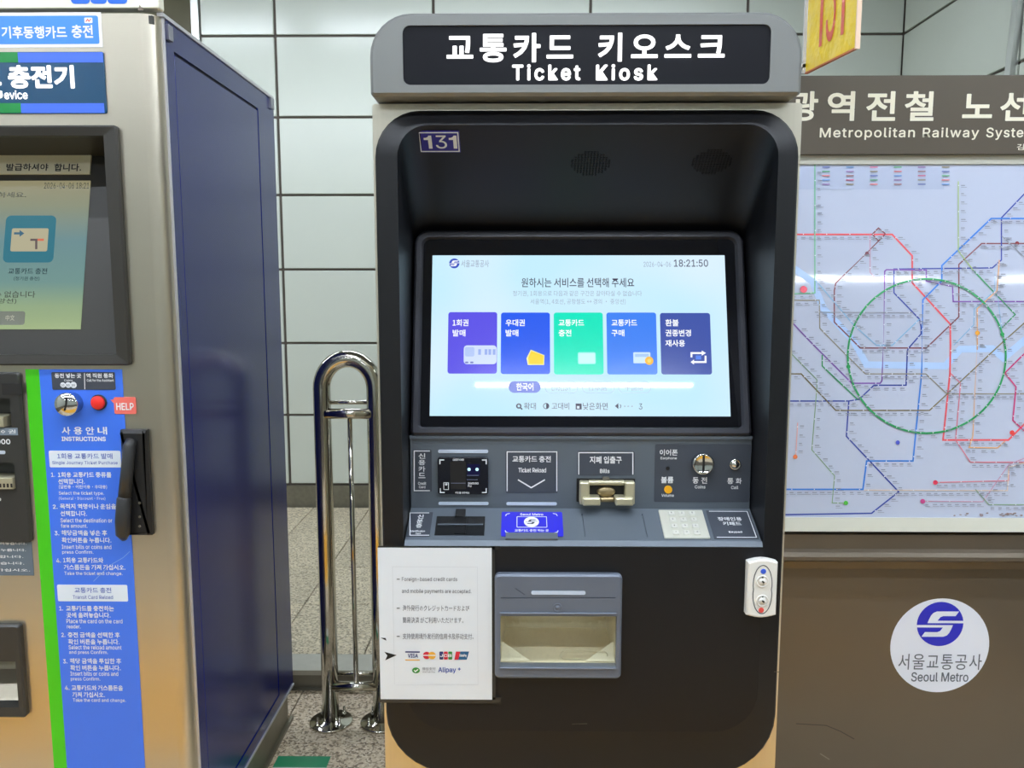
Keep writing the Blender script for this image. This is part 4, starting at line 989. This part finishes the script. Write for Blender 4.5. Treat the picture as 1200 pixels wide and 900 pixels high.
# tray
to_ = rr(lx(tr_[0]), tr_[1] - 1.2, lx(tr_[2]), tr_[3] - 1.2, .008, 4)
ti_ = rr(lx(tr_[0] + .03), tr_[1] + .026 - 1.2, lx(tr_[2] - .016), tr_[3] - .09 - 1.2, .0005, 4)
g = G(); g.loft([[L.w(a, b, 0) for a, b in to_], [L.w(a, b, .012) for a, b in to_], [L.w(a, b, .016) for a, b in inset(to_, .004)], [L.w(a, b, .014) for a, b in ti_], [L.w(a, b, -.02) for a, b in ti_]])
lt = obj('ticket_tray', g, M_cdk, CM, label='dark framed change tray')
xa2, za2, xb2, zb2 = tr_[0] + .03, tr_[1] + .026, tr_[2] - .016, tr_[3] - .09
g = G().add([(xa2, 1.85, za2), (xb2, 1.85, za2), (xb2, 1.90, za2 + .055), (xa2, 1.90, za2 + .055), (xb2, 1.92, zb2), (xa2, 1.92, zb2)], [[0, 1, 2, 3], [3, 2, 4, 5]])
g.add([(xb2, 1.845, za2), (xb2, 1.845, zb2), (xb2, 1.92, zb2), (xb2, 1.90, za2 + .055)], [[0, 3, 2, 1]])
obj('tray_pan', g, mat('dull_steel_pan', (168, 160, 142), .35, .6, var=.06, vscale=20), lt, fix=False)

# sign box standing on top
SB = thing('sign_box', 'flat cream sign board with blue emblem standing on top of the charging machine', 'sign box', (-1.2, 1.9, ZTm + .002))
sbx = obj('box', G().prism(Pl((-.786, 1.838, ZTm + .012)), rr(-.72, .001, 0, .22, .004, 3), -.025, 0, .002), mat('cream_enamel', (236, 233, 214), .4, var=.02), SB)
sp2 = Pl((-.786, 1.838, ZTm + .012))
g = G()
for x0, x1 in ((82, 104), (105, 124), (125, 148)): g.prism(sp2, rr(*sp2.rect(x0, -45, x1, 4.5), .008, 4), 0, .001)
obj('emblem', g, mat('emblem_blue', (38, 108, 222), .4, var=.02), SB)
obj('corner_tab', G().add([sp2.w(*sp2.hit(162, 12.5), .002), sp2.w(*sp2.hit(169, 12.5), .002), sp2.w(*sp2.hit(164, 6), .002)], [[0, 1, 2]]), mat('brown_tab', (120, 108, 92), .5, var=.03), SB, fix=False)

# ================================================================== RAILWAY MAP BOARD
MB = thing('map_board', 'brown metal railway map board with white route map and brown header', 'map board', (1.42, 2.2, 0))
M_brown = mat('taupe_metal', (110, 100, 86), .34, .45, var=.03, vscale=2.5)
M_hbrown = mat('header_brown', (88, 80, 68), .42, .3, var=.03, vscale=4)
M_cream2 = mat('ivory_print', (236, 230, 208), .5, var=.01)
M_frame = mat('ivory_frame', (222, 222, 208), .35, .15, var=.02)
X0, X1 = .575, 2.25
HB = Pl((X0, 2.19, 1.8))
hz0, hz1 = 1.8 + HB.hit(1000, 180.5)[1], 1.8 + HB.hit(1000, 88.5)[1]
hd = obj('header_panel', G().box(X0, 2.19, hz0, X1, 2.34, hz1), M_hbrown, MB)
cx = {'광': (925, 958.5), '역': (969.5, 1001.5), '전': (1015, 1049.5), '철': (1060, 1094.5), '노': (1128, 1163), '선': (1172, 1205), '도': (1217, 1251)}
for s, (x0, x1) in cx.items(): text(s, HB, (x0, 107 if s not in '노도' else 110, x1, 141.8 if s not in '노도' else 138.5), M_cream2, hd, .001, .025, 4)
for s, x0, x1, b_ in (('Metropolitan', 960.5, 1072, 164), ('Railway', 1081, 1147, 164), ('System', 1155.5, 1213, 164), ('Map', 1221, 1257, 164)): text(s, HB, (x0, 149.5, x1, b_), M_cream2, hd, .001, .018, 3, 1.1)
text('김포공항역', HB, (1191.5, 168.5, 1240, 176), M_cream2, hd, .001, .01)

# map sheet leans back a little
ML = Pl((X0, 2.052, .868), (0, .167, .978))
mh = math.hypot(.167, .978)
MT = bpy.data.materials.new('printed_map_sheet'); MT.use_nodes = True; pb = MT.node_tree.nodes['Principled BSDF']
pb.inputs['Base Color'].default_value = (*lin((190, 198, 218)), 1); pb.inputs['Roughness'].default_value = .05
nt = MT.node_tree; tc = nt.nodes.new('ShaderNodeTexCoord'); nz = nt.nodes.new('ShaderNodeTexNoise'); nz.inputs['Scale'].default_value = 3.0; bp = nt.nodes.new('ShaderNodeBump'); bp.inputs['Strength'].default_value = .012; bp.inputs['Distance'].default_value = .02
nt.links.new(tc.outputs['Object'], nz.inputs['Vector']); nt.links.new(nz.outputs['Fac'], bp.inputs['Height']); 
fo3 = rr(0, 0, X1 - X0, mh, .0, 1); b_in = ML.hit(1000, 606.3)[1]; t_in = ML.hit(1000, 193)[1]
fi3 = rr(.03, b_in, X1 - X0 - .03, t_in, 0, 1)
obj('map_frame', G().ring(ML, fo3, fi3, -.02, .008, .006), M_frame, MB)
sh = obj('map_sheet', G().prism(ML, fi3, -.015, 0), MT, MB, label='white printed railway route map')
def R7(*p): return [(920 + x / 3.75, 170 + y / 3.75) for x, y in p]
def R8(*p): return [(920 + x / 3.46, 400 + y / 3.46) for x, y in p]
def mc(n, c): return mat('map_' + n, c, .2, var=.01)
blk = random.Random(3)
LINES = [
 ('red', (238, 96, 104), 2.0, R7((-40, 393), (470, 393), (558, 487), (558, 605), (725, 787)) + R8((670, 20), (668, 130), (640, 400), (905, 400), (990, 315))),
 ('brown', (140, 84, 92), 1.5, R7((440, 390), (410, 365), (383, 392), (410, 422), (440, 392), (222, 607), (216, 640), (216, 778), (330, 892), (620, 892), (763, 755), (763, 525), (863, 433), (1300, 433), (1700, 830))),
 ('navy', (70, 84, 170), 1.5, R7((1900, 80), (1180, 80), (950, 320), (950, 505), (910, 540), (478, 545), (478, 650), (590, 765), (597, 800), (597, 830), (540, 895)) + R8((495, 40), (490, 178), (360, 178), (300, 235), (258, 242), (-20, 242))),
 ('navy', (70, 84, 170), 1.6, R8((258, 242), (248, 385), (460, 610), (350, 697), (-20, 703))),
 ('sky', (76, 138, 226), 1.8, R7((1900, 720), (1500, 323), (905, 323), (688, 530), (688, 597), (605, 680), (600, 900)) + R8((555, 20), (553, 130), (518, 485), (330, 485), (315, 600), (-20, 600))),
 ('violet', (138, 96, 178), 1.6, R7((2300, 688), (1600, 688), (738, 688), (735, 622), (620, 597), (620, 550), (445, 548), (437, 555), (432, 880)) + R8((398, 0), (392, 160), (385, 170), (270, 170), (100, 0)) + R7((45, 795), (0, 750))),
 ('tan', (158, 150, 132), 1.2, R7((0, 682), (150, 682), (152, 805), (250, 905)) + R8((325, 132), (570, 132), (655, 213), (1300, 213), (1600, 60))),
 ('olive', (136, 124, 92), 1.4, R8((-20, 132), (65, 132), (205, 280), (585, 280), (885, 0)) + R7((1200, 650),)),
 ('moss', (136, 170, 130), 1.0, R8((-20, 5), (128, 155), (128, 190), (108, 440), (200, 545), (190, 655), (235, 655))),
 ('green2', (60, 160, 100), 1.3, R8((150, 55), (150, 100), (295, 237))),
 ('green2', (60, 160, 100), 1.3, R7((825, 550), (1010, 745), (950, 805))),
 ('mint', (128, 196, 160), 1.5, R7((130, 30), (130, 650), (20, 655))),
 ('lime', (178, 204, 128), 1.2, R7((760, 160), (760, 465), (825, 550))),
 ('aqua', (140, 190, 222), 1.2, R7((130, 590), (300, 790), (400, 880), (470, 880), (590, 765))),
 ('aqua', (140, 190, 222), 1.0, R7((950, 805), (920, 560), (920, 640), (830, 720), (828, 790), (740, 880)) ),
 ('orange', (240, 184, 128), 1.3, R7((940, 505), (930, 640), (843, 720), (843, 900)) + R8((778, 0), (760, 385), (745, 430), (860, 432), (890, 405))),
 ('magenta', (214, 70, 128), 1.6, R8((1050, -30), (890, 128), (935, 185), (922, 320), (1050, 440), (1400, 440), (1700, 560))),
 ('rose', (226, 128, 144), 1.2, R8((670, 130), (710, 170), (690, 400), (750, 490), (1250, 490), (1650, 120))),
 ('rose', (226, 128, 144), 1.1, R8((606, 572), (905, 565), (905, 510))),
 ('rose2', (206, 150, 176), .9, R8((560, 648), (800, 650), (905, 500), (1050, 440))),
 ('beige', (232, 206, 178), 1.0, R8((320, 603), (900, 605), (905, 510), (1050, 470), (1900, 470))),
 ('moss', (136, 170, 130), 1.0, R8((770, 600), (825, 662), (1500, 662), (1800, 350))),
 ('grey', (150, 154, 164), .9, R7((950, 400), (1100, 540))),
 ('grey', (150, 154, 164), .9, R7((130, 735), (560, 737))),
 ('salmon', (240, 176, 166), 1.0, R8((50, 330), (42, 465))),
 ('rose2', (206, 150, 176), .9, R7((372, 395), (372, 560), (395, 585))),
]
rv = mc('water', (178, 206, 244))
line('river', ML, R7((-20, 500), (120, 600), (170, 720), (300, 860)) + R8((330, 95), (650, 100), (710, 32), (840, 30), (885, 68), (1060, -80)), 8, rv, sh, .0006)
for i, (n, c, wd, pts) in enumerate(LINES):
    line('route_line', ML, pts, wd, mc(n, c), sh, .0008 + .00006 * i)
line('route_line', ML, [(1085.5 + 92.5 * math.cos(2 * math.pi * k / 72), 417.3 + 90.3 * math.sin(2 * math.pi * k / 72)) for k in range(73)], 2.2, mc('ringgreen', (56, 160, 98)), sh, .0026)
# terminus dots
for (u, v), r_, c in [(R7((80, 635))[0], 4.2, (232, 84, 104)), (R7((843, 826))[0], 2.8, (238, 170, 70)), (R7((952, 832))[0], 2.4, (50, 160, 90)), (R7((1017, 433))[0], 2.4, (140, 60, 70)), (R7((358, 477))[0], 2.2, (120, 70, 80)),
                 (R8((455, 410))[0], 2.5, (80, 90, 200)), (R8((245, 655))[0], 2.6, (84, 178, 70)), (R8((40, 468))[0], 2.6, (240, 130, 80)), (R8((607, 572))[0], 2.8, (220, 64, 90)), (R8((556, 648))[0], 2.8, (200, 80, 140)), (R8((918, 370))[0], 2.8, (240, 80, 76)), (R8((255, 103))[0], 2.4, (50, 160, 90))]:
    a, b = ML.hit(u, v); obj('terminus_dot', G().flat(ML, circ(a, b, r_ * ML.scale(u, v), 16), .003), mc('dot%d%d%d' % c, c), sh, fix=False)
# station names and stops: print too small to read
gn, gs = G(), G()
def dash(u, v, wd, h, G_=gn):
    a, b = ML.hit(u, v); q = ML.scale(u, v); G_.flat(ML, [(a, b), (a + wd * q, b), (a + wd * q, b + h * q), (a, b + h * q)], .0031)
for n, c, wd, pts in LINES + [('c', None, 2, [(1085.5 + 92.5 * math.cos(2 * math.pi * k / 40), 417.3 + 90.3 * math.sin(2 * math.pi * k / 40)) for k in range(41)])]:
    for (x0, y0), (x1, y1) in zip(pts[:-1], pts[1:]):
        d = math.hypot(x1 - x0, y1 - y0); k = max(1, int(d / (8.5 if abs(y1 - y0) < 3 else 9.5)))
        if d < 4: continue
        for i in range(k):
            t = (i + .5) / k; u, v = x0 + (x1 - x0) * t, y0 + (y1 - y0) * t
            if not (915 < u < 1560 and 190 < v < 600): continue
            if abs(y1 - y0) < 3: du, dv = -2.5, 4.2
            else: du, dv = 2.8, blk.uniform(-.6, .6)
            w1 = blk.uniform(3.2, 5.6)
            dash(u + du, v + dv, w1, 1.1); dash(u + du, v + dv + 1.9, w1 * blk.uniform(.9, 1.8), .55)
            a, b = ML.hit(u, v); q = ML.scale(u, v); (gs.flat(ML, circ(a, b, .6 * q, 8), .0032) if i % 3 == 0 else None)
M_name = mc('names', (150, 154, 168)); M_stop = mc('stops', (236, 238, 244))
obj('station_names', gn, M_name, sh, fix=False, kind='stuff'); obj('station_stops', gs, M_stop, sh, fix=False, kind='stuff')
# legend
obj('legend_panel', G().flat(ML, [ML.hit(930, 196), ML.hit(930, 222), ML.hit(1106, 222), ML.hit(1106, 196)], .0006), mc('legend', (178, 188, 212)), sh, fix=False)
LC = [(70, 90, 180), (60, 160, 100), (236, 100, 110), (76, 138, 226), (138, 96, 178), (140, 84, 92), (214, 70, 128), (136, 124, 92)]
gl_ = {}
for i in range(6):
    for j in range(5):
        u, v = 963 + 28 * i, 197 + 5 * j; c = LC[(i * 3 + j) % 8]
        dash(u, v, 9, 1.5, gl_.setdefault(c, G())); dash(u + 13, v, 5, 1.2); dash(u + 20, v, 4, .7)
for c, g in gl_.items(): obj('legend_key', g, mc('lg%d%d%d' % c, [int(x * .6 + 190 * .4) for x in c]), sh, fix=False, kind='stuff')
g = G()
for k in range(26):
    u = blk.choice([1125, 1150, 1180, 1187]) + blk.uniform(-9, 9); v = 603 + blk.uniform(-2, 1.6); a, b = ML.hit(u, v); q = ML.scale(u, v)
    g.flat(ML, [(a + blk.uniform(.4, 1) * 2.4 * q * math.cos(t), b + blk.uniform(.3, .8) * 1.3 * q * math.sin(t)) for t in [2 * math.pi * i / 7 for i in range(7)]], .0034 + k * .00003)
obj('stain', g, mat('brown_stain', (138, 116, 112), .6, var=.1, vscale=80), sh, fix=False, kind='stuff')
# ledge below the map: stepped moulding
prof = [(2.12, .859), (2.054, .858), (2.054, .820), (2.040, .815), (2.030, .806), (2.030, .797), (2.040, .790), (2.068, .786), (2.072, .760), (2.15, .755)]
g = G(); g.loft([[Vector((x, y, z)) for y, z in prof] for x in (X0, X1)], cap0=True, cap1=True)
obj('ledge', g, M_brown, MB)
LP = Pl((X0, 2.085, .4))
obj('lower_panel', G().box(X0, 2.085, 0, X1, 2.33, .858), M_brown, MB)
obj('back_body', G().box(X0, 2.245, .86, X1, 2.33, 1.835).box(X0, 2.08, .86, X1, 2.33, 1.0), M_hbrown, MB)
_a, _b = LP.hit(1101, 756.5)
st = obj('round_sticker', G().prism(LP, circ(_a, _b, 57.8 * LP.scale(1101, 756.5), 64), 0, .0012), mat('white_sticker', (232, 236, 246), .35, var=.01), MB, label='round white sticker with blue emblem')
seoul_logo(LP, (1101.3, 731), 27.2, st, mat('emblem_indigo', (42, 46, 190), .4, var=.01), mat('white_sticker', (232, 236, 246), .35), .0018)
M_gtx = mat('grey_lettering', (98, 104, 114), .5, var=.01)
text('서울교통공사', LP, (1052.5, 766, 1150, 784.5), M_gtx, st, .0018, .002, 3, 1.05)
text('Seoul Metro', LP, (1067.5, 787.5, 1134.5, 798.5), M_gtx, st, .0018, .012, 3)
line('scratch', LP, [(933, 848), (968, 850), (985, 857), (1001, 866)], 1.1, mat('dark_scratch', (72, 64, 54), .6, var=.02), MB, .0004)
line('scratch', LP, [(961, 883), (972, 890)], 1.2, mat('pale_scratch2', (136, 128, 114), .6, var=.02), MB, .0004)

# ================================================================== YELLOW NUMBER SIGN
YS = thing('number_sign', 'yellow flag sign with red 131 in crinkled clear film above map board', 'sign', (.73, 2.0, 2.03))
A, Bq = Vector((.711, 2.115, 2.03)), Vector((.748, 1.90, 2.03))
YP = Pl(A, (0, 0, 1), Bq - A); yw = (Bq - A).length
M_yl = mat('yellow_film', (244, 208, 20), .3, var=.06, vscale=20, bump=.7, bscale=16, coat=1)
M_yr = mat('sign_red', (222, 84, 52), .3, var=.03, bump=.7, bscale=16, coat=1)
yb = obj('panel', G().prism(YP, rr(0, 0, yw, .34, 0, 1), -.006, 0, .001), M_yl, YS)
obj('edge_band', G().box(Bq.x - .001, Bq.y - .005, 2.026, Bq.x + .009, Bq.y, 2.37), mat('pinkish_edge', (226, 196, 170), .4, var=.03), YS)
obj('bottom_band', G().prism(YP, rr(0, -.004, yw, .0, 0, 1), -.006, .001), mat('rust_edge', (186, 96, 36), .4, var=.03), YS)
vs, fs = glyph_131(0)
g = G().add([YP.w(yw * (.2 + v.x / 1.4 * .58), .043 + v.y / .73 * .2, .0012) for v in vs], fs)
obj('lettering', g, M_yr, YS, fix=False)
obj('bracket', G().box(.695, 2.113, hz1 + .001, .725, 2.26, hz1 + .009).box(.704, 2.113, 2.028, .716, 2.121, 2.36), M_edge, YS)

# ================================================================== STEEL BARRIER RAIL
RB = thing('barrier_rail', 'polished steel arched barrier rail bolted to granite floor beside the kiosk', 'barrier', (-.565, 2.64, 0))
M_pol = mat('polished_steel', (200, 196, 186), .09, 1, var=.02)
x_l, x_r, ry = -.654, -.478, 2.64
rc_ = (x_r - x_l) / 2; xm = (x_l + x_r) / 2; zc = 1.253 - rc_
path = [(x_l, ry, .004), (x_l, ry, .5)] + [(xm + rc_ * math.cos(math.pi - math.pi * k / 20), ry, zc + rc_ * 1.12 * math.sin(math.pi * k / 20)) for k in range(21)] + [(x_r, ry, .5), (x_r, ry, .004)]
obj('arch_tube', G().tube(path, .0285, 24), M_pol, RB)
for z in (1.083, .137):
    obj('crossbar', G().tube([(x_l + .012, ry - .012, z), (x_r - .012, ry - .012, z)], .0175, 18), M_pol, RB)
    obj('thin_bar', G().tube([(x_l, ry + .012, z + .034), (x_r, ry + .012, z + .034)], .007, 10), M_pol, RB)
obj('rod', G().tube([(xm + .004, ry - .008, .14), (xm + .004, ry - .008, 1.08)], .0085, 14), M_pol, RB)
FP = Pl((0, ry, 0), (0, 1, 0))
for x in (x_l, x_r):
    fl = obj('base_flange', G().lathe(FP, x, 0, [(.074, -.0), (.074, .006), (.071, .0085), (.034, .0085), (.031, .013), (.0285, .013)], 40), M_pol, RB)
    for k in range(4):
        t = math.pi / 4 + math.pi / 2 * k; bx, by = x + .053 * math.cos(t), .053 * math.sin(t)
        obj('bolt', G().lathe(FP, bx, by, [(.0085, .008), (.0085, .015), (.0045, .0155), (.0045, .036), (.003, .038)], 10), M_pol, fl)

# ================================================================== GREEN FLOOR STICKER
FS = thing('floor_sticker', 'green and white strip sticker on granite floor beside charging machine plinth', 'floor sticker', (-.69, 2.40, .0005))
FL = Pl((0, 0, .0005), (0, 1, 0))
obj('green_band', G().prism(FL, rr(-.776, 2.372, -.607, 2.433, 0, 1), 0, .0008), mat('green_vinyl', (20, 142, 96), .4, var=.05, vscale=30), FS)
obj('white_band', G().prism(FL, rr(-.776, 2.30, -.607, 2.372, 0, 1), 0, .0008), mat('white_vinyl', (222, 226, 222), .4, var=.03), FS)
